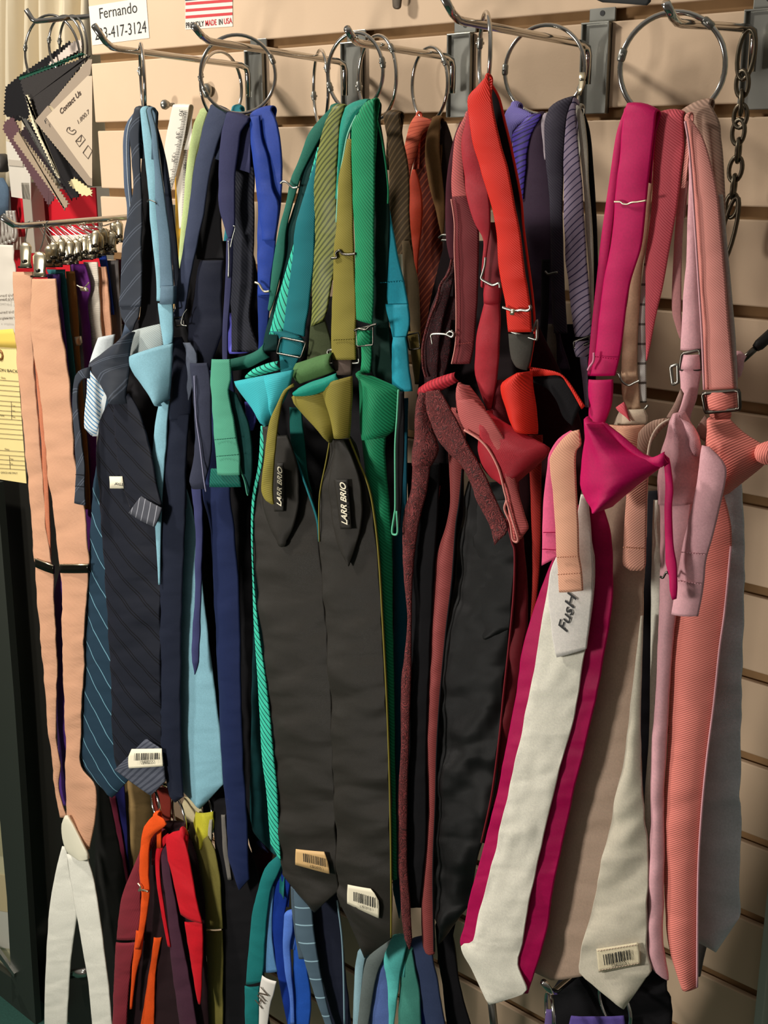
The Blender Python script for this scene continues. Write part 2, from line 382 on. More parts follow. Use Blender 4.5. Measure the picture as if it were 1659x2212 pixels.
ring(1086, 1266, 56, 247, .06, 'ring holding the purple and charcoal neckties', 1, hinge=(5.9, 3.1), r=.0017)
ring(1320, 1584, 28, 262, .11, 'largest ring, holding the fuchsia and pink neckties', 1, hinge=(.9, 2.9), r=.002)
# chain
t = T('steel_chain', 'dark steel chain of twisted links hanging from the peg hook at the right', 'chain', (1612, 70, .03))
CH = flat('chain_steel', (96, 88, 74), .35, .9)
def clink(a, b, w, Y, r=.0017, tw=0):
    pa, pb = P(*a, Y), P(*b, Y); d = pb-pa; L = d.length; d.normalize(); s = Vector((math.cos(tw), -math.sin(tw), 0)); pts = []
    for i in range(20):
        g = i/20*2*math.pi; pts.append((pa+pb)/2+d*(L/2*math.cos(g))*(1 if abs(math.cos(g)) < .99 else 1)+s*(w/2*math.sin(g)))
    addmesh('link', *tube_geo(pts, r, 8, True), CH, t)
clink((1620, 62), (1604, 172), .013, .03)
for a, b, tw in (((1605, 152), (1602, 210), .2), ((1603, 196), (1600, 248), 1.2), ((1602, 225), (1597, 276), .1), ((1598, 258), (1592, 312), .2), ((1597, 300), (1593, 350), 1.3),
                 ((1593, 338), (1585, 392), .1), ((1588, 378), (1582, 428), 1.3), ((1584, 418), (1578, 470), .2)):
    clink(a, b, .011, .03, tw=tw)
clink((1592, 425), (1556, 575), .010, .032)
# black capped peg at the right
t = T('display_peg', 'thin metal peg with a black rubber tip at the right edge beside the coral strap', 'hook', (1659, 725, .12))
tube(t, 'rod', DARKMETAL, [(1604, 778, .13), (1638, 747, .12)], 0, .0022, sm=False); tube(t, 'rubber_tip', flat('rubber', (28, 26, 26), .5), [(1632, 752, .122), (1640, 745, .12), (1690, 700, .11)], 0, [.003, .0042, .0042], sm=False)
# knobs
for nm, px, py, rr, lb in (('tape_peg', 357, 226, .0055, 'small brass knob from which the tape measure hangs'), ('screw', 447, 196, .008, 'round metal screw head seen through the ring of navy neckties')):
    t = T(nm, lb, 'peg' if nm == 'tape_peg' else 'screw', (px, py, .0))
    c = P(px, py, .012 if rr < .007 else .004)
    addmesh('head', *tube_geo([c+Vector((0, .004, 0)), c+Vector((0, 0, 0)), c+Vector((0, -.003, 0)), c+Vector((0, -.0055, 0))], [rr*.7, rr, rr*.9, rr*.3], 20), STEEL, t)
    addmesh('shank', *tube_geo([c+Vector((0, .012 if rr < .007 else .005, 0)), c], rr*.4, 10), STEEL, t)
t = T('wall_hanger', 'small dark metal oval pad hanging at the top edge of the wall panel', 'hanger', (855, -8, .01))
S(t, 'pad', flat('pad', (92, 80, 66), .5, .3), .01, [(-30, 850, 862), (-5, 847, 866), (12, 848, 864)], bulge=.002, round_=8, thick=.002)
# stickers
t = T('name_sticker', 'white sticker printed with a name and a phone number on the wall panel', 'sticker', (258, 40, .0062))
s = slab(t, 'paper', flat('sticker_paper', (232, 226, 212), .45), .0002, [(192, 14), (316, -6), (323, 82), (200, 98)], .0003)
text(t, 'Fernando', INK, .0005, (216, 41), (297, 27), s, .0115); text(t, '223-417-3124', INK, .0005, (206, 87), (317, 70), s, .0125)
t = T('flag_sticker', 'sticker with a striped flag and the words proudly made in usa', 'sticker', (450, 20, .0062))
s = slab(t, 'paper', flat('flag_paper', (236, 226, 214), .4), .0002, [(400, -60), (502, -68), (503, 57), (401, 64)], .0003)
for i in range(5):
    y = 40-14.3*i; slab(t, 'red_stripe', REDINK, .0006, [(401, y-6), (502, y-13.5), (502, y-7.5), (401, y+.3)], .0001, s)
slab(t, 'blue_canton', flat('canton_blue', (40, 48, 66), .5), .0008, [(400, -56), (445, -60), (445, -2), (400, 2)], .0001, s)
text(t, 'PROUDLY', INK, .0006, (402, 61), (441, 57), s, .0058, bold=.012); text(t, 'MADE', REDINK, .0006, (444, 56.5), (468, 54), s, .0058, bold=.015)
text(t, 'IN', INK, .0006, (473, 54), (481, 53), s, .0058, bold=.012); text(t, 'USA', REDINK, .0006, (484, 52.5), (502, 50.5), s, .0058, bold=.015)
# tape measures
TP = flat('tape_white', (226, 219, 205), .45); TY = flat('tape_yellow', (205, 160, 45), .45)
t = T('tape_measure', 'white and yellow tailor tape measure hanging folded from a knob', 'tape measure', (372, 232, .02))
a = S(t, 'front_run', TP, .026, [(232, 372, 408), (260, 366, 404), (316, 356, 394), (380, 352, 379), (443, 349, 361), (480, 347, 356)], bulge=.0005, wr=.0003, thick=.0004, wrap=True)
b = S(t, 'rear_run', TP, .02, [(240, 392, 408), (304, 388, 406), (380, 380, 401), (440, 384, 401), (494, 387, 402)], bulge=.0005, wr=.0003, thick=.0004)
S(t, 'yellow_run', TY, .014, [(380, 377, 392), (450, 379, 393), (560, 379, 392), (690, 374, 386)], bulge=.0005, wr=.0003, thick=.0004)
gs = []
for i in range(60):
    y = 240+i*3.6; x = 403-(y-240)*.185 if y < 380 else 378-(y-380)*.27
    gs.append(tube_geo([P(x-(7 if i % 5 else 12), y+1, .0278), P(x, y, .0276)], .00035, 4))
    x2 = 405-(y-250)*.03; gs.append(tube_geo([P(x2-6, y+14, .0218), P(x2, y+14, .0218)], .00035, 4))
addmesh('graduations', *merge(gs), INK, t, a)
for s_, x, y in (('30', 388, 236), ('31', 381, 284), ('32', 372, 334), ('33', 363, 386)): text(t, s_, INK, .0284, (x, y), (x-1, y+14), a, .005)
for s_, x, y in (('35', 393, 302), ('36', 396, 352)): text(t, s_, INK, .0225, (x, y), (x, y+14), b, .005)
# ------------------------------------------------------------------ the left background
k = N('cream_cloth'); k.b.inputs['Base Color'].default_value = (*lin((232, 218, 188)), 1); k.b.inputs['Roughness'].default_value = .8
V = []; Fc = []; nx = 120
for i in range(nx+1):
    for j in range(12):
        px = -60+280*i/nx; p = P(px, -60+j*42, -.30); p.y += .03*math.sin(i*.36+.9*math.sin(i*.11))+.010*math.sin(i*.83+j*.15); V.append(p)
for i in range(nx):
    for j in range(11): a = i*12+j; Fc.append((a, a+1, a+13, a+12))
o = addmesh('pleated_curtain', V, Fc, k.m); o['label'] = 'cream pleated cloth hanging in the background at the top left'; o['category'] = 'curtain'
m = o.modifiers.new('thickness', 'SOLIDIFY'); m.thickness = .003
t = T('swatch_hook', 'chrome hook at the top left carrying the rings of fabric swatches', 'hook', (140, 40, -.06))
addmesh('bar', *tube_geo([P(215, 34, -.09), P(140, 40, -.05), P(78, 46, -.02), P(70, 42, -.018), P(56, 20, -.012)], .0032, 10), CHROME, t)
for x0, x1, y0, y1, Y, lb, sg in ((53, 172, 36, 205, -.045, 'front ring of the swatch bundle at the top left', 1), (104, 180, 36, 160, -.055, 'middle ring of the swatch bundle, half behind the front ring', 1), (127, 190, 36, 165, -.065, 'rear ring of the swatch bundle beside the wall panel', 1)):
    ring(x0, x1, y0, y1, Y, lb, sg, grp='rings through the fabric swatches', hinge=(2.9,))
def pinked(t, mat, Y, poly, tooth=3, name='cloth'):
    out = []
    for i in range(len(poly)):
        a, b = Vector(poly[i]), Vector(poly[(i+1) % len(poly)]); d = b-a; n = max(2, int(d.length/7.5)); nn = Vector((-d.y, d.x)).normalized()*tooth*.5
        for j in range(n): out.append(tuple(a+d*(j/n))); out.append(tuple(a+d*((j+.5)/n)+nn))
    n = len(out); a = [P(q[0], q[1], Y) for q in out]; off = Vector((0, -.0012, 0)); v = a+[x+off for x in a]
    return addmesh(name, v, [tuple(range(n)), tuple(range(2*n-1, n-1, -1))]+[(i, i+n, (i+1) % n+n, (i+1) % n) for i in range(n)], mat, t, None, False)
sw = [('black pinked swatch, rearmost of the bundle', (26, 25, 27), [(150, 88), (170, 96), (178, 112), (90, 175), (60, 262), (34, 262), (8, 248), (12, 187), (45, 160)]),
      ('white and pink flecked swatch edge near the rings', (205, 190, 178), [(160, 88), (180, 84), (180, 106), (108, 146), (104, 138)]),
      ('plum brown swatch hanging lowest at the left of the bundle', (92, 66, 70), [(10, 262), (30, 250), (122, 428), (106, 447), (6, 280)]),
      ('beige card edge between the plum and the black swatches', (160, 142, 120), [(27, 299), (42, 280), (152, 440), (141, 455)]),
      ('black swatch with a pink cut edge', (44, 34, 38), [(44, 288), (60, 262), (172, 412), (156, 434)]),
      ('dark grey wool swatch in the middle of the fan', (82, 80, 76), [(42, 250), (64, 258), (140, 392), (130, 400)]),
      ('broad black swatch with a frayed lower corner', (33, 31, 32), [(60, 262), (78, 262), (192, 400), (166, 432), (132, 396)]),
      ('pale frayed fleece swatch at the foot of the bundle', (226, 208, 160), [(148, 392), (162, 382), (202, 410), (200, 424), (178, 424), (152, 402)]),
      ('green folded swatch across the top of the bundle', (30, 74, 58), [(40, 166), (178, 112), (186, 118), (110, 150), (44, 176)]),
      ('large charcoal wool swatch folded over the cards', (52, 49, 48), [(43, 172), (110, 148), (196, 120), (110, 228), (76, 262), (62, 240)]),
      ('cream fringed swatch edge over the charcoal wool', (214, 203, 172), [(56, 205), (64, 204), (78, 262), (130, 385), (122, 380), (70, 272)])]
for i, (lb, c, poly) in enumerate(sw):
    t = T('fabric_swatch', lb, 'fabric swatch', (poly[0][0], poly[0][1], -.07+.006*i)); pinked(t, fabric('swatch_%d' % i, c, rough=.9, strength=.8), -.07+.006*i, poly, 6.5)
CARD = flat('card', (196, 178, 154), .6)
for i, (lb, poly) in enumerate((('white sample card behind the contact card', [(76, 261), (104, 228), (200, 372), (200, 402), (190, 400)]), ('pale card edge above the contact card', [(108, 226), (192, 128), (200, 128), (196, 160), (120, 238)]))):
    t = T('sample_card', lb, 'card', (poly[0][0], poly[0][1], -.003)); slab(t, 'sheet', flat('card_shade', (150, 134, 116), .6), -.006+.0015*i, poly, .0006)
t = T('contact_card', 'cream card reading contact us with telephone and envelope symbols', 'card', (101, 253, 0)); s = slab(t, 'sheet', CARD, -.002, [(101, 253), (190, 164), (200, 164), (200, 385), (196, 384)], .0007)
GREY = flat('grey_ink', (84, 70, 58), .6)
text(t, 'Contact Us', flat('brown_ink', (70, 54, 44), .6), -.001, (132, 248), (176, 204), s, .0068, bold=.02); text(t, '1.800.7', GREY, -.001, (170, 268), (194, 244), s, .0052); text(t, 'F', INK, -.001, (99, 268), (104, 262), s, .005)
tube(t, 'telephone_symbol', GREY, [(146, 276), (144, 283), (150, 288), (158, 290), (164, 284), (160, 280), (155, 283), (150, 280), (151, 275), (146, 276)], -.0008, .0004, s)
for q in ([(163, 305), (176, 291), (184, 301), (171, 317)], [(179, 330), (190, 314), (199, 326), (190, 343)]):
    tube(t, 'envelope_symbol', GREY, q+[q[0]], -.0008, .0004, s, sm=False)
tube(t, 'envelope_symbol', GREY, [(163, 305), (174, 305), (176, 291)], -.0008, .0004, s, sm=False)
t = T('shop_sign', 'red board with a white lower border behind the hanging swatches', 'sign', (120, 460, -.12)); slab(t, 'red_panel', flat('sign_red', (198, 22, 38), .5), -.12, [(24, 412), (208, 405), (214, 505), (30, 512)], .002); slab(t, 'white_border', flat('sign_white', (236, 222, 205), .5), -.12, [(30, 512), (214, 505), (216, 532), (32, 540)], .002)
slab(t, 'red_panel', MATS['sign_red'], -.121, [(32, 540), (216, 532), (222, 610), (36, 620)], .002)
t = T('grey_post', 'grey metal post in front of the red sign', 'post', (75, 400, -.1)); v, f = boxg(P(75, 470, -.1), Vector((.011, 0, 0)), Vector((0, .011, 0)), Vector((0, 0, .05))); bevel(addmesh('shaft', v, f, flat('post_grey', (160, 152, 138), .5), t, smooth=False), .001)
t = T('plastic_sleeve', 'clear plastic sleeve with a printed header left of the red sign', 'sleeve', (42, 300, -.09)); slab(t, 'film', flat('film', (225, 218, 205), .25, alpha=.75), -.09, [(14, 305), (66, 318), (68, 432), (26, 425)], .001)
slab(t, 'header', flat('film_head', (185, 175, 160), .4), -.088, [(18, 345), (50, 348), (50, 360), (18, 357)], .0005)
t = T('blue_bundle', 'rounded blue-grey garment bundle at the left edge', 'clothing', (0, 400, -.1)); S(t, 'cloth', fabric('bundle', (88, 108, 128), rough=.8), -.1, [(-60, 384, 6, 384), (-60, 400, 16, 402), (-60, 425, 20, 425), (-60, 455, 18, 452), (-60, 475, 8, 470)], bulge=.02, wr=.003)
t = T('caster_wheel', 'dark grey round wheel at the left edge above the blue bundle', 'wheel', (0, 350, -.12)); c = P(2, 352, -.12)
addmesh('tyre', *tube_geo([c+Vector((0, .01, 0)), c+Vector((0, .008, 0)), c+Vector((0, -.008, 0)), c+Vector((0, -.01, 0))], [.008, .0135, .0135, .008], 24), flat('tyre', (70, 66, 62), .5), t)
addmesh('hub', *tube_geo([c+Vector((0, -.008, 0)), c+Vector((0, -.0115, 0))], .005, 16), flat('hub', (120, 108, 96), .5), t)
t = T('clear_hangers', 'cluster of clear plastic loops at the left edge beside the suspender hook', 'hangers', (10, 500, -.1))
for i in range(5): tube(t, 'loop', flat('clear_plastic', (170, 165, 155), .2), [(-6+i*8, 452+i*3), (-12+i*9, 500), (0+i*8, 533-i*3), (8+i*7, 500), (2+i*7, 455)], -.1, .003)
t = T('garment_bag', 'white bag with grey printed lines at the left edge', 'bag', (0, 560, -.09)); s = S(t, 'sheet', flat('bag_white', (222, 214, 200), .5), -.06, [(-70, 522, 26, 530), (-70, 600, 34, 600), (-70, 660, 36, 660), (-70, 730, 40, 722)], bulge=.004, wr=.003)
for y, x in ((640, 0), (648, 0), (676, 4), (690, 2)): text(t, 'owned and' if y < 680 else 'e eligible for', GREY, -.052, (x-8, y+3), (30, y+1), s, .0045)
t = T('repair_ticket', 'yellow repair ticket with printed lines hanging left of the peach suspenders', 'ticket', (0, 716, .05)); YEL = flat('ticket_yellow', (240, 218, 150), .7, 0, .05, 30)
s = slab(t, 'card', YEL, .03, [(-60, 722), (28, 712), (36, 745), (58, 1044), (-60, 1026)], .0008)
S(t, 'flap', flat('ticket_flap', (240, 205, 95), .6), .032, [(-60, 718, 28, 710), (-60, 735, 35, 735), (-60, 745, 36, 752)], bulge=.001, wr=.0005, thick=.0005)
text(t, 'ALTERATIONS ON BACK', INK, .0316, (-60, 797), (39, 806), s, .0042)
gs = []
for y in (821, 832, 843, 854, 866, 876, 887, 896, 905, 915, 926, 937, 947, 973, 983, 993, 1003, 1012): gs.append(tube_geo([P(-50, y-4, .0315), P(41+(y-820)*.07, y+3, .0315)], .0003, 4))
gs.append(tube_geo([P(24, 868, .0315), P(25, 906, .0315)], .0003, 4)); gs.append(tube_geo([P(20, 985, .0315), P(22, 1014, .0315)], .0003, 4))
addmesh('ruled_lines', *merge(gs), GREY, t, s)
for s_, x, y, w in (('Date', 3, 818, 9), ('Coat', 26, 878, 7), ('Vest', 26, 889, 7), ('Pants', 0, 899, 9), ('Tux', 26, 902, 7), ('Date', 11, 972, 9), ('Vest', 22, 993, 7), ('Tux', 22, 1003, 6), ('OFFICE USE ONLY', 2, 1023, 36)): text(t, s_, INK, .0316, (x, y), (x+w, y+1), s, .0026)
c = P(1, 767, .031); addmesh('grommet', *tube_geo([c+Vector((.006*math.cos(g*.5236), 0, .006*math.sin(g*.5236))) for g in range(12)], .002, 8, True), flat('grommet', (150, 105, 60), .4, .5), t, s)
# black framed case at the lower left
BLK = flat('black_frame', (30, 29, 25), .45, 0, .15, 12); BLK2 = flat('black_frame_bevel', (52, 56, 50), .4)
t = T('display_case', 'black framed glass case standing at the lower left behind the suspenders', 'case', P(0, 2050, -.05))
slab(t, 'side_panel', BLK, -.07, [(-60, 1020), (340, 1020), (340, 2330), (100, 2330), (-60, 2330)], .01)
slab(t, 'frame_post', BLK2, -.03, [(-95, 1020), (8, 1040), (25, 1252), (45, 1505), (64, 1794), (83, 2099), (96, 2300), (45, 2300), (37, 2105), (28, 1933), (8, 1705), (-15, 1500), (-50, 1200)], .012)
slab(t, 'frame_rail', BLK2, -.03, [(-60, 2040), (37, 2105), (90, 2212), (90, 2300), (-60, 2150)], .012)
slab(t, 'sill', STEEL, -.02, [(-60, 2010), (0, 2048), (37, 2100), (37, 2108), (0, 2062), (-60, 2026)], .006)
slab(t, 'glass_backing', flat('case_inside', (225, 216, 170), .7, 0, .3, 14), -.036, [(-60, 1220), (-15, 1480), (8, 1705), (28, 1933), (37, 2105), (-60, 2040)], .002)
for i, (y0, c) in enumerate(((1640, (225, 215, 175)), (1760, (190, 180, 130)), (1880, (228, 205, 150)), (1960, (230, 226, 212)))):
    slab(t, 'price_sheet', flat('sheet_%d' % i, c, .6), -.034+.0006*i, [(-50, y0), (2+i*7, y0+12), (8+i*7, y0+90), (-50, y0+80)], .0006)
slab(t, 'glass_pane', flat('pane', (200, 205, 195), .05, alpha=.12), -.029, [(-60, 1220), (-15, 1480), (8, 1705), (28, 1933), (37, 2105), (-60, 2040)], .001)
tube(t, 'latch', CHROME, [(152, 2104), (186, 2100)], -.04, .008, sm=False)
# ------------------------------------------------------------------ suspenders on the long hook
t = T('long_peg_hook', 'long chrome hook at the left from which the suspenders hang', 'hook', P(369, 460, .006))
c = P(34, 489, .19); e = P(3, 468, .205); b = P(369, 462, .012)
addmesh('bar', *tube_geo([b+Vector((0, 0, -.03)), b+Vector((0, 0, -.006)), b+Vector((0, -.008, 0)), b.lerp(c, .5), c+(b-c).normalized()*.006, c+(e-c)*.15, e], .0034, 12), CHROME, t)
v, f = boxg(b+Vector((0, .0105, -.03)), Vector((.013, 0, 0)), Vector((0, .0012, 0)), Vector((0, 0, .04))); bevel(addmesh('back_plate', v, f, STEEL, t, smooth=False), .0006)
BRASS = flat('nickel', (218, 206, 176), .3, .9)
def metalclip(t, cx, cy, w, h, Y, lean=0):
    o = S(t, 'clip', BRASS, Y, [(cx-w*.22+lean, cy-h/2, cx+w*.22+lean, cy-h/2), (cx-w*.5+lean*.7, cy-h*.32, cx+w*.5+lean*.7, cy-h*.32), (cx-w*.46, cy, cx+w*.46, cy), (cx-w*.40, cy+h*.3, cx+w*.40, cy+h*.3), (cx-w*.5, cy+h*.5, cx+w*.5, cy+h*.5)], bulge=.004, wr=0, thick=.002)
    c = P(cx, cy+h*.28, Y+.003); addmesh('rivet', *tube_geo([c+Vector((0, .004, 0)), c+Vector((0, -.0028, 0))], .002, 10), DARKMETAL, t, o)
    tube(t, 'jaw', DARKMETAL, [(cx-w*.62, cy+h*.52), (cx+w*.62, cy+h*.52)], Y, .0012, o, sm=False)
    return o
PE = fabric('peach_elastic', (208, 158, 126), 'twill', rough=.42, period=.0016, ang=80, amp=.15, sheen=.15)
WH = fabric('white_elastic', (242, 239, 224), rough=.5)
t = T('suspenders', 'peach satin suspenders with a white leather patch, frontmost on the long hook', 'suspenders', (100, 480, .16), 'suspenders on the long hook')
a = S(t, 'strap', PE, .148, [(587, 27, 72), (612, 27, 70), (678, 30, 67), (736, 33, 70), (804, 38, 74), (855, 44, 77), (906, 48, 82), (1010, 58, 90), (1084, 64, 95), (1140, 68, 98), (1207, 74, 109), (1266, 79, 115), (1406, 90, 121), (1505, 98, 121), (1600, 107, 122), (1655, 113, 130), (1703, 118, 126), (1765, 130, 143)], bulge=.0022, wr=.0018, n=8)
b = S(t, 'strap', PE, .155, [(602, 70, 119), (678, 67, 127), (736, 70, 135), (779, 76, 142), (830, 84, 149), (906, 94, 155), (1000, 101, 163), (1112, 115, 182), (1210, 126, 190), (1252, 132, 188), (1364, 135, 182), (1449, 136, 180), (1600, 141, 173), (1655, 142, 175), (1700, 142, 205), (1766, 143, 206), (1800, 148, 200), (1835, 170, 192)], bulge=.0024, wr=.002, n=9)
S(t, 'inner_fold', fabric('peach_shade', (196, 120, 88), rough=.6), .146, [(740, 69, 76), (850, 80, 88), (950, 88, 98), (1060, 93, 104), (1160, 98, 108), (1205, 105, 109)], wr=.001)
for x0, y0, x1, y1, Y in ((75, 1207, 115, 1222, .150), (129, 1220, 190, 1220, .158)):
    d = (y1-y0)/(x1-x0); q = S(t, 'adjuster', flat('adjuster_black', (34, 34, 26), .2, .7), Y+.001, [(x0, y0, x1, y1), (x0, y0+9, x1, y1+9), (x0+1, y0+18, x1, y1+18)], bulge=.001, wr=0, thick=.002)
    tube(t, 'adjuster_rim', BRASS, [(x0, y0, Y+.003), (x1, y1, Y+.003)], Y, .0008, q, sm=False)
S(t, 'leather_patch', flat('white_leather', (222, 218, 195), .45, 0, .05, 60), .163, [(140, 1762, 144, 1762), (133, 1780, 156, 1782), (133, 1800, 168, 1806), (137, 1822, 180, 1830), (146, 1843, 188, 1846), (165, 1856, 189, 1856)], bulge=.002, wr=.0003, round_=3, thick=.003)
S(t, 'elastic', WH, .150, [(1828, 134, 142), (1850, 128, 145), (1900, 117, 152), (1960, 107, 166), (2044, 101, 156), (2110, 98, 150), (2182, 96, 146), (2260, 96, 143)], wr=.0006)
S(t, 'elastic', WH, .156, [(1845, 143, 188), (1858, 146, 190), (1900, 152, 201), (1960, 162, 212), (2057, 180, 225), (2130, 191, 234), (2212, 199, 241), (2270, 202, 246)], wr=.0006)
for cx, cy, w, h, wx in ((54, 550, 22, 52, 60), (84, 570, 27, 52, 100)):
    metalclip(t, cx, cy, w, h, .155); tube(t, 'wire_hanger', STEEL, [(cx, cy-h/2, .156), ((cx+wx)/2, cy-h/2-20, .158), (wx, 484, .162), (wx+3, 478, .165)], 0, .0007)
def susp(label, col, rows, Y, cx, cy, wx, kind='plain', ext=None, **kw):
    t = T('suspenders', label, 'suspenders', (wx, 478, Y), 'suspenders on the long hook')
    S(t, 'strap', fabric('susp_%d_%d_%d' % col, col, kind, **kw), Y-.004, rows, wr=.0012, bulge=.0015)
    for q, (dx, dy) in enumerate(((random.uniform(-3, 3), random.uniform(-5, 4)), (8+random.uniform(-2, 3), -9+random.uniform(-6, 4)))):
        metalclip(t, cx+dx, cy+dy, random.uniform(13, 19), 44, Y-.002*q, random.uniform(-3, 3)); tube(t, 'wire_hanger', CHROME, [(cx+dx, cy+dy-22, Y), (wx+(dx*.4), 488, Y+.001), (wx-4+q*5, 477, Y+.004)], 0, .00055)
    return t
susp('purple suspenders directly behind the peach ones', (72, 42, 112), [(592, 100, 128), (640, 112, 131), (700, 120, 138), (850, 138, 152), (960, 148, 160), (1100, 160, 182), (1300, 115, 140), (1500, 122, 142), (1740, 128, 146)], .140, 108, 556, 84)
susp('teal green suspenders second from the front', (38, 98, 104), [(582, 100, 140), (640, 125, 145), (700, 132, 150), (800, 146, 162), (880, 153, 166), (1000, 164, 178)], .134, 126, 552, 96)
susp('tan brown suspenders with a metal slide', (152, 104, 52), [(586, 141, 160), (640, 146, 166), (700, 150, 169), (760, 156, 172), (850, 165, 178), (1000, 174, 190), (1100, 178, 194)], .128, 142, 548, 112)
susp('speckled purple suspenders with a loose clip', (96, 34, 112), [(570, 152, 182), (620, 163, 196), (660, 170, 188), (740, 178, 196), (900, 186, 206), (1100, 184, 208), (1250, 188, 210)], .122, 158, 544, 124)
susp('cream ribbed suspenders in the middle of the row', (206, 196, 180), [(566, 180, 210), (640, 184, 214), (700, 187, 217), (760, 190, 224), (850, 195, 228)], .116, 172, 540, 140, kind='twill', ang=85, period=.002, amp=.15)
susp('pale peach suspenders behind the cream ones', (214, 160, 128), [(576, 210, 228), (640, 214, 235), (720, 220, 241), (800, 222, 244)], .110, 188, 536, 150)
susp('royal blue suspenders toward the wall', (34, 62, 150), [(552, 212, 228), (600, 222, 236), (680, 232, 246)], .104, 204, 532, 168)
susp('grey striped suspenders toward the wall', (104, 98, 96), [(562, 230, 254), (620, 236, 258), (700, 240, 262), (760, 242, 266)], .098, 218, 530, 184, kind='twill', ang=0, period=.003, amp=.3)
susp('maroon suspenders beside the charcoal strap', (96, 30, 42), [(560, 250, 266), (640, 252, 270), (700, 256, 274)], .092, 232, 530, 202)
susp('dark brown suspenders nearest the wall', (62, 50, 44), [(556, 262, 280), (640, 264, 284), (760, 262, 288)], .086, 246, 504, 220)
susp('black suspenders hanging lowest behind the white elastic', (30, 30, 28), [(560, 150, 165), (900, 170, 200), (1300, 190, 220), (1680, 200, 232), (1740, 207, 238), (1900, 205, 270), (2060, 210, 288), (2270, 225, 300)], .112, 196, 534, 176)
t = T('slide_buckle', 'loose nickel clip hanging from the speckled purple suspenders', 'clip', (180, 618, .13)); S(t, 'plate', BRASS, .132, [(170, 617, 188, 622), (174, 628, 190, 630)], bulge=.001, wr=0, n=4); tube(t, 'arm', BRASS, [(166, 616), (180, 622), (192, 610)], .134, .0007)
t = T('slide_buckle', 'nickel zip pull hanging from the tan brown suspenders', 'clip', (168, 725, .13)); S(t, 'plate', BRASS, .132, [(160, 728, 174, 726), (163, 742, 176, 740), (165, 747, 173, 746)], bulge=.001, wr=0, n=4)
# ------------------------------------------------------------------ neckties: hook one
CHA = fabric('charcoal_stripe', (52, 57, 66), 'pair', (80, 87, 99), rough=.45, period=.021, ang=128)
CHB = fabric('navy_black_stripe', (26, 29, 39), 'pair', (9, 9, 13), rough=.5, period=.022, ang=52)
NVT = fabric('teal_navy_stripe', (32, 54, 70), 'stripe', (110, 156, 172), rough=.6, period=.0235, ang=42, width=.05)
PB = fabric('pale_blue_satin', (134, 184, 200), rough=.4, sheen=.15)
SB = fabric('slate_blue', (96, 122, 140), rough=.5); NV = fabric('navy_plain', (25, 31, 48), rough=.55)
G1 = 'neckties on the leftmost ring'
t = T('necktie', 'teal navy necktie with fine light diagonal stripes, leftmost wide blade', 'necktie', (300, 240, .135), G1)
S(t, 'neck_strap', fabric('slate_strap', (78, 92, 112), rough=.55), .128, [(238, 295, 303), (260, 277, 292), (300, 266, 280), (400, 268, 282), (450, 274, 286), (560, 274, 290), (700, 270, 285), (760, 240, 270)], wrap=True)
S(t, 'blade', NVT, .150, [(850, 232, 262), (940, 216, 240), (1000, 209, 245), (1056, 200, 250), (1135, 196, 262), (1213, 191, 270), (1289, 185, 280), (1367, 182, 285), (1440, 178, 285), (1516, 175, 285), (1600, 172, 285), (171, 1653, 290, 1672)], tip=(241, 1724), bulge=.004, wr=.0015, n=9, lin_=False)
t = T('necktie', 'charcoal double-striped necktie with a small white brand label, second blade from the left', 'necktie', (294, 240, .15), G1)
S(t, 'neck_strap', CHA, .152, [(240, 290, 304), (280, 280, 301), (340, 284, 302), (400, 288, 304), (450, 280, 306), (513, 268, 306), (582, 261, 306), (640, 257, 304), (663, 257, 303)], wrap=True, wr=.0014)
S(t, 'neck_strap_end', CHA, .150, [(655, 257, 303), (685, 261, 297), (700, 270, 290), (717, 282, 285)], wr=.0014)
S(t, 'rear_strap', BLACKF, .140, [(240, 304, 326), (300, 308, 342), (360, 305, 352), (450, 304, 345), (560, 304, 335), (650, 304, 352), (700, 300, 360), (740, 300, 362)], wrap=True)
k_ = S(t, 'knot', CHA, .168, [(281, 717, 286, 719), (247, 742, 281, 760), (212, 768, 279, 786), (190, 792, 276, 812), (215, 826, 272, 838), (232, 850, 270, 858), (238, 868, 274, 872)], bulge=.010, wr=.002, n=9)
S(t, 'blade', CHB, .156, [(862, 236, 276), (885, 226, 285), (918, 214, 300), (956, 208, 322), (1007, 210, 335), (1080, 215, 342), (1168, 221, 345), (1336, 233, 346), (1505, 241, 348), (245, 1620, 350, 1600), (250, 1662, 354, 1640)], tip=(324, 1716), bulge=.004, wr=.0022, n=10, crease=[(.72, .0014)])
S(t, 'strap_end', CHA, .176, [(195, 792, 193, 818), (178, 797, 181, 817), (162, 812, 169, 830), (156, 855, 166, 860), (158, 905, 170, 905), (161, 960, 175, 950), (164, 1010, 182, 1005), (163, 1045, 182, 1045), (160, 1087, 184, 1092)], bulge=.001)
stitch(t, .178, (164, 1025), (182, 1027), BLACKF); stitch(t, .178, (163, 1050), (182, 1052), BLACKF)
tl = S(t, 'tail', CHB, .166, [(850, 252, 275), (890, 246, 300), (950, 248, 318), (1000, 254, 330), (1050, 266, 338), (1088, 276, 347), (1104, 283, 347)], bulge=.0025, wr=.0015, crease=[(.42, .001)])
S(t, 'folded_end', fabric('grey_stripe_end', (74, 76, 84), 'stripe', (150, 152, 160), rough=.5, period=.009, ang=20, width=.12), .170, [(304, 1072, 348, 1098), (290, 1090, 342, 1118), (277, 1108, 334, 1138)], bulge=.0015)
lb = S(t, 'brand_label', TAGM, .168, [(1029, 236, 264), (1042, 237, 266), (1055, 237, 267)], bulge=.0003, wr=0, thick=.0003, n=4); text(t, 'ALE', INK, .1695, (247, 1048), (270, 1050), lb, .003)
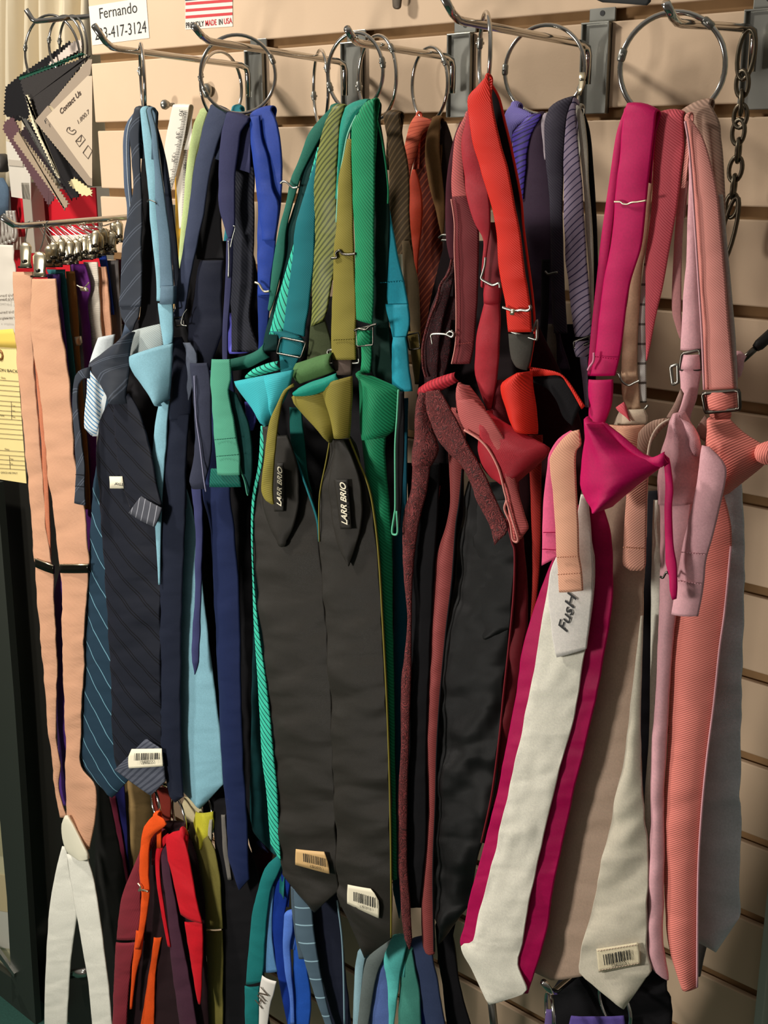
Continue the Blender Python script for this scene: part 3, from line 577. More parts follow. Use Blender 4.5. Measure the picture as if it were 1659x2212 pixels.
l2 = S(t, 'lining_tip', fabric('grey_lining', (84, 88, 100), 'stripe', (58, 62, 74), rough=.4, period=.006, ang=110, width=.4), .1605, [(313, 1597, 317, 1597), (281, 1630, 350, 1620), (247, 1663, 354, 1655), (285, 1691, 357, 1688), (322, 1717, 327, 1717)], bulge=.001, wr=.0006, lin_=True)
pt = S(t, 'price_tag', TAGM, .1625, [(284, 1618, 349, 1617), (277, 1634, 350, 1630), (277, 1656, 352, 1650), (278, 1660, 352, 1655)], bulge=.0003, wr=.0003, thick=.0003); barcode(t, .1645, [(291, 1627), (343, 1626), (343, 1640), (290, 1643)], pt, 3)
tube(t, 'piping', fabric('pale_edge', (196, 206, 214)), [(292, 246), (279, 270), (274, 310), (276, 380), (281, 440), (284, 470)], .150, .0006); tube(t, 'piping', MATS['pale_edge'], [(314, 246), (330, 280), (342, 320), (350, 380), (356, 430)], .151, .0005)
t = T('necktie', 'pale blue satin necktie with a tapering knot', 'necktie', (312, 240, .15), G1)
S(t, 'neck_strap', PB, .155, [(240, 303, 316), (291, 308, 326), (354, 314, 336), (430, 322, 337), (475, 324, 339), (551, 332, 347), (600, 337, 350), (650, 338, 354)], wrap=True, wr=.001)
S(t, 'neck_strap', SB, .160, [(240, 317, 326), (290, 327, 338), (360, 333, 345), (418, 335, 354), (470, 338, 361), (530, 342, 367), (577, 345, 370), (622, 346, 374)], wrap=True)
S(t, 'strap_loop', SB, .162, [(618, 347, 374), (640, 346, 375), (657, 345, 373)], bulge=.003, thick=.004)
S(t, 'lower_strap', PB, .158, [(655, 341, 372), (700, 346, 374), (730, 351, 373), (750, 354, 370)], bulge=.003)
S(t, 'knot', PB, .167, [(278, 772, 371, 742), (281, 790, 371, 762), (292, 812, 370, 786), (312, 838, 368, 812), (332, 862, 366, 842), (345, 878, 365, 862)], bulge=.012, wr=.0014, n=10)
S(t, 'knot_fold', PB, .164, [(280, 768, 370, 740), (290, 776, 330, 764), (300, 790, 310, 786)], bulge=.004, wr=.003)
S(t, 'tail', PB, .1585, [(866, 345, 365), (893, 339, 362), (960, 330, 358), (1000, 329, 354), (1042, 333, 352), (1084, 334, 349), (1135, 335, 347), (1200, 339, 346), (1263, 342, 345)], bulge=.002, wr=.001)
S(t, 'blade', PB, .140, [(872, 344, 364), (910, 336, 362), (1000, 329, 380), (1084, 333, 410), (1200, 339, 430), (1300, 342, 440), (1500, 362, 465), (1610, 378, 478), (396, 1712, 482, 1694)], tip=(432, 1748), bulge=.005, wr=.001, n=9)
buckle(t, .157, [(342, 656), (378, 652), (380, 668), (344, 672)]); hookclip(t, .163, [(318, 436), (322, 432), (334, 436), (338, 440)], DARKMETAL)
t = T('necktie', 'plain navy necktie with a narrow straight blade beside the pale blue knot', 'necktie', (322, 242, .14), G1)
S(t, 'neck_strap', fabric('ink_strap', (40, 46, 60), rough=.6), .146, [(245, 318, 330), (300, 334, 346), (360, 348, 360), (420, 356, 368), (560, 372, 384), (690, 380, 394)], wrap=True)
S(t, 'knot', NV, .150, [(728, 372, 388), (760, 374, 402), (800, 372, 412), (860, 368, 414), (905, 364, 410)], bulge=.008, wr=.002)
S(t, 'blade', NV, .154, [(895, 362, 408), (1000, 352, 401), (1112, 346, 399), (1252, 343, 394), (1336, 342, 391), (1420, 341, 390), (1617, 344, 390), (351, 1655, 394, 1711), (366, 1719, 395, 1722)], tip=(378, 1734), bulge=.003, wr=.0012)
S(t, 'side_fold', fabric('steel_grey_sheen', (84, 92, 108), rough=.4), .152, [(740, 395, 410), (780, 402, 425), (900, 380, 402), (1000, 386, 402), (1100, 384, 400)], wr=.002)
t = T('necktie', 'light grey ribbed necktie knot behind the pale blue knot', 'necktie', (330, 700, .14), G1)
S(t, 'knot', fabric('silver_rib', (172, 182, 180), 'twill', rough=.5, amp=.25), .154, [(284, 716, 348, 699), (283, 735, 352, 712), (280, 760, 352, 740), (279, 785, 340, 770)], bulge=.006, wr=.001)
t = T('necktie', 'white and blue striped necktie peeking out left of the charcoal knot', 'necktie', (215, 740, .14), G1)
WS = fabric('white_blue_stripe', (206, 214, 216), 'stripe', (92, 138, 176), rough=.6, period=.0045, ang=60, width=.35)
S(t, 'knot', fabric('silver_white', (206, 214, 216), rough=.6), .146, [(212, 730, 248, 722), (202, 756, 240, 760), (192, 790, 232, 800)], bulge=.006); S(t, 'side_fold', MATS['silver_white'], .147, [(790, 212, 250), (860, 212, 244), (905, 206, 226), (942, 199, 212)], wr=.001); S(t, 'strap_end', WS, .148, [(800, 189, 222), (840, 188, 232), (880, 184, 225), (925, 182, 212), (940, 196, 208)], wr=.0008)
# ------------------------------------------------------------------ hook two: navy and royal blue
G2 = 'neckties on the navy ring'
NS = fabric('navy_grey_strap', (60, 68, 92), rough=.6); NB = fabric('midnight', (52, 54, 88), rough=.6); RB = fabric('royal_blue', (26, 62, 156), rough=.42, sheen=.15)
DK = fabric('dark_navy', (26, 30, 46), rough=.6); LB = fabric('long_navy_blade', (25, 37, 76), rough=.5)
t = T('necktie', 'lime green strap of a necktie on the small ring behind the navy ones', 'necktie', (438, 242, .05), G2)
S(t, 'neck_strap', fabric('lime', (188, 206, 142), rough=.55), .05, [(242, 430, 447), (266, 419, 440), (304, 411, 431), (354, 403, 420), (420, 398, 412), (500, 390, 402), (600, 384, 394)], wrap=True)
t = T('necktie', 'turquoise necktie glimpsed between the navy straps', 'necktie', (508, 238, .05), G2)
S(t, 'neck_strap', fabric('turquoise', (60, 160, 178), rough=.5), .055, [(236, 500, 518), (256, 494, 530), (300, 500, 530), (400, 495, 520), (560, 480, 516), (690, 480, 512)], wrap=True)
t = T('necktie', 'grey navy necktie whose strap is the leftmost on the navy ring', 'necktie', (470, 235, .14), G2)
S(t, 'neck_strap', NS, .150, [(453, 233, 494, 249), (438, 275, 484, 268), (429, 318, 467, 318), (418, 372, 452, 380), (407, 456, 440, 456), (398, 520, 428, 514), (386, 592, 412, 592), (378, 645, 402, 648), (374, 690, 396, 690)], wrap=True, wr=.0009)
S(t, 'rear_strap', BLACKF, .138, [(270, 470, 484), (340, 440, 478), (420, 428, 476), (500, 415, 478), (560, 425, 485)])
S(t, 'upper_knot', DK, .142, [(562, 432, 481), (600, 424, 480), (650, 414, 479), (680, 409, 480), (712, 407, 481), (744, 405, 470), (800, 410, 450)], bulge=.005, wr=.002)
S(t, 'strap_end', fabric('navy_hang', (50, 54, 72), rough=.6), .166, [(784, 410, 446), (812, 411, 451), (860, 417, 456), (950, 421, 456), (1000, 416, 452), (1040, 409, 442), (1056, 414, 440)], bulge=.003, wr=.0015)
tube(t, 'piping', fabric('lilac_piping', (150, 150, 178)), [(420, 812), (424, 900), (432, 960), (440, 1030), (445, 1062)], .1705, .0008)
buckle(t, .152, [(376, 688), (396, 684), (398, 702), (380, 706)]); hookclip(t, .154, [(404, 668), (396, 680), (392, 700), (404, 704)])
S(t, 'narrow_tail', fabric('violet_navy', (58, 62, 104), rough=.5), .158, [(1050, 412, 434), (1120, 420, 436), (1200, 421, 435), (1300, 420, 433), (1380, 415, 431), (1430, 416, 430)], tip=(420, 1458), bulge=.002, wr=.0025)
t = T('necktie', 'indigo necktie with the long straight navy blade, its strap second on the navy ring', 'necktie', (512, 252, .145), G2)
S(t, 'neck_strap', NB, .154, [(489, 251, 535, 263), (482, 278, 521, 284), (476, 316, 514, 330), (472, 380, 507, 385), (472, 443, 506, 443), (484, 490, 506, 485), (494, 519, 498, 517)], wrap=True)
S(t, 'lower_strap', NB, .156, [(515, 489, 502), (600, 487, 500), (700, 481, 492), (790, 480, 490)], bulge=.001)
S(t, 'blade', LB, .146, [(800, 450, 500), (900, 452, 508), (980, 440, 500), (1058, 436, 496), (1145, 454, 505), (1289, 462, 516), (1434, 469, 519), (1636, 478, 524), (1739, 487, 531), (493, 1849, 537, 1880), (495, 1862, 538, 1899)], tip=(516, 1924), bulge=.003, wr=.001)
hookclip(t, .158, [(498, 535), (502, 515), (508, 492), (504, 488)])
hookclip(t, .158, [(494, 600), (495, 560), (494, 520)], r=.0009)
t = T('necktie', 'black ribbed necktie between the indigo and the royal blue straps', 'necktie', (537, 268, .135), G2)
S(t, 'neck_strap', fabric('black_rib', (36, 38, 48), 'twill', rough=.5, period=.003, amp=.4), .140, [(266, 528, 542), (300, 515, 545), (405, 506, 548), (500, 500, 548), (600, 496, 545), (690, 500, 540), (760, 500, 560)], wrap=True)
S(t, 'blade', BLACKF, .112, [(760, 492, 590), (900, 495, 560), (1050, 496, 570), (1400, 512, 575), (1700, 524, 575), (1790, 530, 570)], tip=(548, 1850), bulge=.004, wr=.002)
t = T('necktie', 'royal blue satin necktie, rightmost on the navy ring', 'necktie', (562, 240, .14), G2)
S(t, 'neck_strap', RB, .146, [(540, 252, 585, 238), (542, 285, 598, 266), (548, 330, 606, 320), (554, 392, 608, 380), (557, 440, 606, 430), (556, 494, 598, 494), (556, 560, 590, 560), (556, 600, 584, 600), (556, 640, 583, 640)], wrap=True, wr=.001)
S(t, 'front_fold', RB, .150, [(539, 254, 560, 250), (541, 300, 565, 300), (546, 342, 578, 342), (554, 405, 588, 405), (558, 445, 600, 445), (566, 520, 592, 520)], bulge=.002)
S(t, 'lower_strap', fabric('royal_dark', (24, 48, 118), rough=.5), .144, [(625, 556, 584), (676, 557, 580), (744, 558, 572), (780, 556, 568)])
stitch(t, .1495, (558, 640), (580, 640), RB); hookclip(t, .152, [(551, 610), (560, 614), (566, 624), (572, 630), (582, 629)], BRASS, .0011)
VI = fabric('violet_satin', (96, 96, 205), rough=.35)
t = T('necktie', 'violet satin necktie knot glimpsed below the indigo strap', 'necktie', (510, 700, .12), G2)
S(t, 'knot', VI, .128, [(676, 494, 514), (700, 493, 524), (735, 492, 533), (762, 500, 538)], bulge=.008, wr=.003); S(t, 'fold', VI, .126, [(868, 528, 540), (900, 530, 552), (930, 532, 545)], bulge=.003)
t = T('necktie', 'dark teal necktie whose blade hangs behind the mint striped edge', 'necktie', (560, 1050, .1), G2)
S(t, 'blade', fabric('deep_teal', (28, 84, 88), rough=.5), .118, [(1080, 560, 600), (1400, 546, 600), (1600, 542, 610), (1766, 541, 625), (560, 1815, 620, 1830)], tip=(598, 1850), bulge=.003)
# ------------------------------------------------------------------ hook three: greens
G3 = 'neckties on the green rings'
PG = fabric('pine_green', (40, 108, 92), rough=.55); TE = fabric('teal_strap', (26, 112, 120), 'twill', rough=.5, period=.0014, amp=.2)
CY = fabric('cyan_knot', (64, 184, 194), 'twill', rough=.5, period=.0016, amp=.2, ang=65); OLS = fabric('olive_satin_stripe', (128, 134, 66), 'stripe', (72, 80, 36), rough=.35, period=.0042, ang=136, width=.42)
EM = fabric('emerald_satin', (8, 148, 128), rough=.35); OL = fabric('olive_twill', (136, 126, 54), 'twill', rough=.5, period=.0016, amp=.25, ang=60)
GR = fabric('green_twill', (34, 142, 96), 'twill', rough=.45, period=.0022, amp=.4, ang=42); MT = fabric('mint_green', (82, 160, 132), 'twill', rough=.55, period=.0015, amp=.2, ang=60)
MS = fabric('mint_stripe', (64, 200, 170), 'stripe', (14, 66, 64), rough=.45, period=.0045, ang=40, width=.22); CS = fabric('turquoise_satin', (20, 150, 172), rough=.4)
t = T('necktie', 'pine green necktie, its strap swinging farthest left on the green rings', 'necktie', (722, 236, .12), G3)
S(t, 'neck_strap', PG, .150, [(712, 235, 736, 237), (686, 262, 708, 270), (666, 291, 688, 304), (654, 322, 668, 340), (640, 358, 653, 370), (627, 390, 643, 398), (617, 440, 632, 436), (602, 500, 617, 500), (590, 565, 611, 565), (582, 640, 592, 645), (578, 668, 582, 672)], wrap=True)
S(t, 'rear_strap', fabric('deep_green', (8, 52, 50), rough=.6), .146, [(300, 680, 700), (360, 655, 690), (420, 642, 676), (500, 618, 660), (580, 608, 640), (640, 596, 620), (720, 572, 600), (760, 566, 600)])
tube(t, 'clip', STEEL, [(606, 396), (612, 392), (620, 394), (626, 400), (634, 406), (644, 404)], .154, .001)
S(t, 'neck_loop', PG, .160, [(496, 776, 498, 802), (530, 768, 534, 796), (556, 756, 562, 782), (570, 742, 582, 772)], bulge=.005, wr=.001)
S(t, 'strap_end', MT, .176, [(776, 457, 496), (820, 454, 498), (842, 456, 493), (880, 458, 499), (907, 460, 505), (950, 463, 511), (988, 466, 517), (1026, 470, 518)], wr=.001)
stitch(t, .1785, (463, 950), (510, 946), PG); stitch(t, .1785, (467, 986), (516, 982), PG)
S(t, 'strap_end', fabric('deep_green_in', (6, 60, 58), rough=.55), .170, [(488, 836, 510, 850), (500, 890, 525, 885), (510, 940, 538, 925), (518, 1000, 544, 995), (528, 1050, 540, 1045), (532, 1068, 536, 1070)], wr=.001)
tube(t, 'piping', MT, [(488, 838), (495, 880), (508, 925), (514, 975), (520, 1015), (529, 1040), (534, 1066), (536, 1070)], .1725, .0007)
S(t, 'folded_end', fabric('green_rib_dark', (20, 96, 84), 'twill', period=.003, amp=.4), .172, [(1012, 456, 515), (1030, 454, 517), (1052, 452, 520)], bulge=.001)
t = T('necktie', 'turquoise twill necktie with a square black buckle above its pointed knot', 'necktie', (690, 330, .13), G3)
S(t, 'rear_strap', MS, .152, [(318, 686, 700), (400, 665, 690), (480, 648, 670), (568, 622, 640), (636, 603, 632), (690, 590, 620), (722, 582, 612)])
S(t, 'neck_strap', TE, .158, [(260, 716, 728), (310, 694, 708), (337, 686, 704), (380, 670, 692), (450, 648, 682), (500, 637, 680), (568, 630, 676), (636, 622, 669), (700, 613, 660), (727, 610, 657)])
S(t, 'strap_loop', TE, .162, [(716, 582, 612), (725, 600, 640), (742, 604, 654), (770, 603, 652)], bulge=.004, thick=.004); S(t, 'lower_strap', TE, .158, [(765, 603, 650), (790, 604, 636), (812, 606, 630)])
buckle(t, .166, [(607, 729), (662, 740), (650, 773), (598, 763)], .0011)
S(t, 'rolled_fold', MS, .166, [(530, 812, 534, 820), (545, 798, 550, 814), (580, 784, 586, 804), (600, 780, 606, 798)], bulge=.006)
S(t, 'knot', CY, .174, [(505, 824, 632, 799), (508, 834, 630, 812), (524, 856, 622, 846), (543, 880, 608, 874), (560, 902, 594, 899), (573, 920, 580, 918)], bulge=.011, wr=.0012, n=10, crease=[(.45, .002)])
S(t, 'knot_fold', CY, .179, [(566, 816, 632, 799), (572, 838, 630, 812), (580, 862, 620, 846), (584, 884, 606, 874), (588, 904, 594, 899)], bulge=.007, wr=.001)
S(t, 'blade', LINING, .164, [(920, 565, 590), (1000, 562, 640), (1060, 548, 668), (1122, 545, 684), (1174, 544, 690), (1318, 560, 702), (1463, 574, 713), (1637, 590, 719), (1766, 598, 724), (1794, 600, 725), (1850, 605, 727), (611, 1888, 729, 1925)], tip=(679, 1972), bulge=.004, wr=.0036, n=11, label='black lining side of the blade', wf=(12, 30))
S(t, 'blade_edge', MS, .1665, [(920, 563, 572), (1000, 558, 566), (1072, 545, 551), (1145, 542, 546), (1246, 545, 548), (1347, 548, 557), (1463, 556, 573), (1550, 561, 583), (1639, 566, 591), (1711, 575, 598), (584, 1822, 603, 1822)], tip=(606, 1860), bulge=.001, wr=.0004, n=5, label='mint striped outer edge')
S(t, 'piping', TE, .168, [(980, 632, 636), (1060, 662, 666), (1122, 682, 686), (1170, 687, 690)], bulge=.0005, wr=0, n=3)
fl = S(t, 'tail', LINING, .172, [(940, 575, 620), (1000, 568, 640), (1072, 566, 645), (1110, 572, 641), (1145, 586, 631), (1168, 598, 619)], bulge=.003, wr=.001, round_=14)
lb = S(t, 'brand_label', LINING, .177, [(1000, 596, 612), (1050, 594, 614), (1105, 592, 612)], bulge=.0003, wr=0, thick=.0003, n=4)
text(t, 'LARR BRIO', TAGM, .1785, (608, 1094), (610, 1010), lb, .0062, shear=.25, bold=.02)
pt = S(t, 'price_tag', flat('tan_tag', (214, 176, 120), .5), .1705, [(639, 1834, 700, 1840), (638, 1852, 708, 1862), (638, 1868, 712, 1888)], bulge=.0004, wr=.0003, thick=.0003, label='tan price tag'); barcode(t, .1725, [(655, 1843), (704, 1855), (705, 1873), (656, 1861)], pt, 5, '62313712')
t = T('necktie', 'olive green necktie with a black lined blade and an upright brand label', 'necktie', (745, 320, .13), G3)
S(t, 'neck_strap', OL, .168, [(300, 750, 760), (340, 742, 758), (380, 732, 759), (430, 730, 761), (481, 727, 762), (554, 721, 764), (610, 719, 766), (663, 716, 768), (720, 716, 768), (777, 716, 768)], wr=.001)
stitch(t, .1705, (719, 735), (767, 733), OL); tube(t, 'clip', DARKMETAL, [(716, 558), (728, 556), (726, 546), (734, 541), (740, 548), (752, 550), (769, 548)], .171, .0011)
buckle(t, .164, [(708, 756), (774, 752), (776, 784), (710, 786)], .001, STEEL, bar=False)
S(t, 'lower_strap', fabric('taupe_fold', (92, 78, 70), rough=.6), .166, [(776, 716, 758), (790, 720, 758), (810, 728, 758)])
S(t, 'knot', OL, .182, [(629, 858, 700, 830), (634, 872, 706, 850), (660, 902, 716, 885), (690, 932, 726, 920), (712, 957, 722, 945)], bulge=.008, wr=.001, n=8)
S(t, 'knot_front', OL, .186, [(692, 832, 760, 812), (700, 860, 760, 850), (710, 890, 758, 886), (717, 920, 756, 918), (722, 945, 754, 946)], bulge=.007, wr=.001, n=8)
S(t, 'blade', LINING, .174, [(935, 718, 748), (960, 710, 764), (1000, 707, 772), (1043, 697, 788), (1072, 690, 795), (1116, 689, 805), (1174, 689, 812), (1217, 692, 817), (1347, 703, 826), (1521, 714, 835), (1637, 718, 840), (1794, 725, 844), (1880, 728, 845), (729, 1933, 845, 2028)], tip=(787, 2070), bulge=.004, wr=.0036, n=11, label='black lining side of the blade', wf=(12, 30))
tube(t, 'edge_piping', OL, [(712, 955), (704, 1000), (692, 1060), (689, 1110), (690, 1170)], .1765, .0007); tube(t, 'edge_piping', OL, [(755, 948), (776, 1000), (796, 1050), (808, 1110), (818, 1200), (827, 1347), (836, 1521), (842, 1700), (845, 1900), (845, 2025)], .1755, .0009)
S(t, 'tail', LINING, .181, [(950, 722, 742), (980, 720, 756), (1020, 714, 772), (1058, 710, 779), (1101, 714, 781), (1140, 720, 778), (1174, 728, 770), (1198, 738, 762)], tip=(752, 1224), bulge=.003, wr=.001, n=8)
lb = S(t, 'brand_label', LINING, .186, [(1036, 721, 751), (1090, 728, 755), (1143, 735, 759)], bulge=.0003, wr=0, thick=.0003, n=4); text(t, 'LARR BRIO', TAGM, .1878, (751, 1134), (747, 1043), lb, .0072, shear=.25, bold=.02)
pt = S(t, 'price_tag', TAGM, .1795, [(751, 1911, 800, 1920), (750, 1930, 817, 1945), (750, 1952, 818, 1984)], bulge=.0004, wr=.0003, thick=.0003, label='white price tag'); barcode(t, .1815, [(764, 1926), (812, 1940), (812, 1962), (764, 1946)], pt, 6, '62313713')
S(t, 'strap_end', OL, .192, [(634, 828, 634, 836), (613, 843, 622, 842), (598, 874, 609, 866), (582, 910, 601, 907), (574, 961, 596, 950), (568, 1020, 592, 1000), (564, 1062, 588, 1045), (574, 1082, 589, 1080), (587, 1090, 591, 1089)], wr=.0012)
t = T('necktie', 'wide olive satin necktie strap with diagonal sheen stripes', 'necktie', (727, 236, .13), G3)
S(t, 'neck_strap', OLS, .161, [(714, 240, 742, 236), (700, 270, 734, 268), (690, 310, 730, 310), (682, 380, 728, 380), (680, 470, 727, 470), (680, 557, 725, 557), (675, 620, 716, 610), (673, 670, 706, 668), (673, 706, 698, 694)], wrap=True, wr=.002)
S(t, 'rolled_band', fabric('sage_satin', (84, 124, 74), rough=.45), .170, [(638, 785, 645, 830), (660, 778, 668, 822), (690, 768, 698, 812), (716, 762, 722, 802)], bulge=.006)
S(t, 'rear_strap', fabric('olive_dark', (62, 70, 44), rough=.6), .158, [(690, 672, 700), (740, 668, 715), (790, 660, 715)])
t = T('necktie', 'emerald satin necktie with a crumpled fold above the olive knot', 'necktie', (770, 226, .13), G3)
S(t, 'neck_strap', EM, .163, [(744, 238, 792, 224), (735, 270, 770, 248), (731, 320, 750, 290), (728, 380, 737, 360), (724, 430, 730, 430)], wrap=True)
S(t, 'crumpled_fold', EM, .190, [(632, 848, 636, 856), (645, 838, 655, 856), (670, 826, 682, 852), (700, 816, 712, 838), (726, 806, 734, 822)], bulge=.005, wr=.004)
tube(t, 'piping', fabric('mint_piping', (150, 214, 190)), [(770, 250), (752, 290), (742, 340), (732, 400), (727, 480)], .166, .0009)
S(t, 'blade', fabric('emerald_blade', (22, 104, 96), rough=.45), .158, [(880, 625, 650), (1000, 630, 660), (1060, 640, 672)], tip=(684, 1130))
t = T('necktie', 'green twill necktie with a broad ribbed knot, rightmost on the green ring', 'necktie', (790, 222, .13), G3)
S(t, 'neck_strap', GR, .170, [(775, 244, 808, 222), (764, 260, 809, 250), (759, 291, 809, 291), (761, 405, 808, 400), (765, 481, 807, 481), (767, 557, 807, 557), (768, 636, 807, 636), (770, 690, 803, 700)], wrap=True, wr=.0008)
S(t, 'strap_loop', GR, .174, [(714, 770, 800), (728, 768, 801), (745, 768, 800)], bulge=.004, thick=.004); S(t, 'lower_strap', GR, .168, [(742, 780, 802), (775, 781, 802), (806, 778, 798)])
buckle(t, .176, [(770, 712), (806, 702), (806, 745), (772, 748)]); tube(t, 'clip', DARKMETAL, [(766, 714), (776, 710), (790, 712), (800, 704), (814, 700)], .178, .001)
S(t, 'rear_strap', fabric('dark_green_strap', (10, 44, 36), rough=.6), .160, [(228, 806, 812), (300, 808, 826), (400, 808, 836), (500, 808, 840), (620, 806, 836), (720, 800, 840), (800, 800, 850), (830, 840, 862)], wrap=True); tube(t, 'piping', GR, [(810, 240), (828, 320), (838, 400), (838, 440)], .164, .0007)
S(t, 'knot', GR, .168, [(776, 801, 800, 812), (775, 830, 861, 842), (776, 862, 860, 872), (776, 900, 856, 905), (777, 930, 848, 932), (784, 948, 832, 944)], bulge=.012, wr=.0014, n=10)
S(t, 'blade', GR, .162, [(940, 780, 834), (980, 784, 830), (1023, 790, 832), (1060, 798, 838), (1101, 806, 842), (1150, 812, 845), (1203, 818, 846), (1347, 828, 848), (1500, 836, 850), (1640, 842, 852), (1900, 848, 856)], bulge=.006, wr=.002, n=8)
S(t, 'strap_end', BLACKF, .172, [(846, 860, 870), (950, 855, 872), (1050, 854, 868), (1140, 852, 862)], bulge=.001)
tube(t, 'piping', fabric('mint_edge', (110, 205, 165)), [(861, 842), (858, 900), (854, 960), (854, 1040), (854, 1095), (852, 1112), (847, 1148), (853, 1155), (859, 1148), (857, 1104)], .175, .0009)
t = T('necktie', 'turquoise satin necktie strap right of the green twill one', 'necktie', (815, 290, .12), G3)
S(t, 'neck_strap', CS, .158, [(260, 809, 813), (300, 810, 815), (400, 812, 830), (500, 811, 849), (560, 812, 859), (611, 819, 872), (660, 831, 882)], wr=.0008)
stitch(t, .161, (821, 611), (871, 608), CS); S(t, 'strap_loop', CS, .160, [(657, 832, 881), (700, 842, 884), (731, 848, 876)], bulge=.002); S(t, 'lower_strap', CS, .162, [(728, 849, 875), (745, 847, 879), (800, 846, 884), (845, 847, 890)], bulge=.003)
S(t, 'blade', fabric('peacock', (14, 88, 108), rough=.5), .150, [(860, 860, 880), (1000, 862, 878), (1168, 850, 878), (1300, 852, 878), (1400, 850, 876), (1700, 848, 870), (1900, 848, 870), (1940, 852, 868)], tip=(862, 1985))
t = T('paper_slip', 'small white paper slip beside the turquoise strap', 'paper', (861, 550, .12)); S(t, 'slip', TAGM, .13, [(549, 857, 869), (580, 862, 871), (602, 868, 872)], wr=0, bulge=.0002, thick=.0003, n=3)

for lb, ps in (('black filler cloth added for the dark gaps deep behind the navy ring', [(.108, [(520, 420, 540), (620, 405, 560), (760, 395, 600), (900, 400, 620), (1050, 415, 600), (1300, 420, 600), (1600, 425, 590), (1770, 440, 580)])]),
               ('black filler cloth added for the dark gaps deep behind the green knots', [(.132, [(640, 640, 780), (720, 590, 850), (800, 560, 868), (900, 580, 872), (1050, 600, 872), (1400, 620, 868), (1800, 640, 862), (1900, 680, 858)])]),
               ('black filler cloth added for the dark gaps behind the pale blue knot', [(.134, [(690, 290, 400), (760, 265, 420), (850, 262, 430), (950, 250, 430), (1100, 300, 430), (1400, 320, 420), (1650, 340, 410)])])):
    t = T('necktie', lb, 'necktie', (ps[0][1][0][1]+30, ps[0][1][0][0], ps[0][0]))  # filler sheets, black cloth in place of the shade between the ties
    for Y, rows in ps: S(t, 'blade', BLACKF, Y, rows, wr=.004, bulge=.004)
# ------------------------------------------------------------------ brown and coral
G4 = 'neckties on the brown and coral rings'
BR = fabric('brown_stripe', (78, 62, 42), 'stripe', (112, 90, 62), rough=.5, period=.004, ang=134, width=.3); RU = fabric('rust_stripe', (96, 38, 28), 'stripe', (150, 72, 44), rough=.5, period=.0045, ang=134, width=.25)
CO = fabric('coral_stripe', (230, 112, 84), 'stripe', (196, 84, 64), rough=.5, period=.0045, ang=95, width=.2); OR = fabric('orange_satin', (220, 70, 34), rough=.4)
BS = fabric('bronze_strap', (128, 92, 54), rough=.6); GO = fabric('gold_satin', (158, 134, 68), rough=.35)
t = T('necktie', 'dark brown striped necktie with a gold satin lower strap', 'necktie', (842, 250, .1), G4)
S(t, 'neck_strap', BR, .110, [(250, 826, 862), (279, 832, 866), (305, 838, 870), (345, 840, 878), (398, 840, 883), (477, 843, 883), (560, 856, 892), (650, 872, 900), (720, 880, 905)], wrap=True)
S(t, 'front_strap', fabric('khaki_pale', (150, 128, 98), rough=.5), .114, [(520, 868, 882), (600, 874, 900), (680, 884, 906), (724, 888, 906)]); S(t, 'lower_strap', GO, .116, [(716, 880, 906), (750, 886, 908), (800, 892, 910), (830, 896, 912)], wr=.003)
buckle(t, .120, [(878, 724), (904, 718), (908, 752), (884, 756)])
t = T('necktie', 'coral striped necktie folding over the ring in front of the rust one', 'necktie', (905, 250, .035), G4)
S(t, 'neck_strap', CO, .080, [(898, 249, 902, 250), (887, 266, 940, 264), (876, 300, 912, 288), (872, 340, 896, 336), (874, 370, 886, 372), (880, 400, 882, 400)], wrap=True)
S(t, 'front_strap', OR, .088, [(366, 890, 896), (400, 883, 906), (450, 880, 911), (504, 880, 908), (557, 886, 902), (590, 896, 901)])
t = T('necktie', 'rust red striped necktie between the coral and the bronze straps', 'necktie', (925, 262, .035), G4)
S(t, 'neck_strap', RU, .074, [(268, 914, 940), (300, 902, 932), (360, 892, 936), (430, 888, 950), (520, 890, 970), (600, 898, 974), (700, 902, 966), (780, 906, 950), (840, 908, 940)], wrap=True)
t = T('necktie', 'plain bronze brown necktie strap, right side of the coral ring', 'necktie', (950, 262, .035), G4)
S(t, 'neck_strap', BS, .084, [(262, 932, 950), (289, 922, 949), (332, 919, 949), (370, 922, 953), (411, 929, 957), (450, 940, 959), (491, 949, 958), (510, 954, 957)], wrap=True)
S(t, 'rear_strap', fabric('dark_brown', (44, 30, 26), rough=.6), .078, [(262, 948, 962), (300, 948, 975), (360, 950, 988), (460, 954, 990), (600, 956, 985), (700, 950, 975)])
tube(t, 'clip', STEEL, [(948, 514), (956, 508), (968, 508), (977, 511), (968, 518), (954, 519)], .12, .001)
# ------------------------------------------------------------------ hook four: reds
G5 = 'neckties on the red ring'
RD = fabric('bright_red', (222, 40, 22), 'twill', rough=.42, period=.0015, amp=.18, sheen=.15); WI = fabric('crimson_satin', (172, 34, 48), rough=.36, sheen=.15); WD = fabric('crimson_dark', (120, 22, 34), rough=.42)
DR = fabric('dusty_rose_twill', (190, 96, 94), 'twill', rough=.45, period=.0019, amp=.4, ang=62); DM = fabric('dusty_maroon', (112, 42, 46), 'twill', rough=.45, period=.0016, amp=.25, ang=55)
PA = fabric('paisley', (138, 64, 64), 'paisley', (58, 38, 38), rough=.5, strength=.6); PD = fabric('paisley_dark', (70, 28, 32), 'paisley', (34, 22, 24), rough=.5); RF = fabric('redfold', (180, 36, 46), rough=.4)
t = T('necktie', 'bright orange red necktie, topmost strap of the red group', 'necktie', (1050, 172, .145), G5)
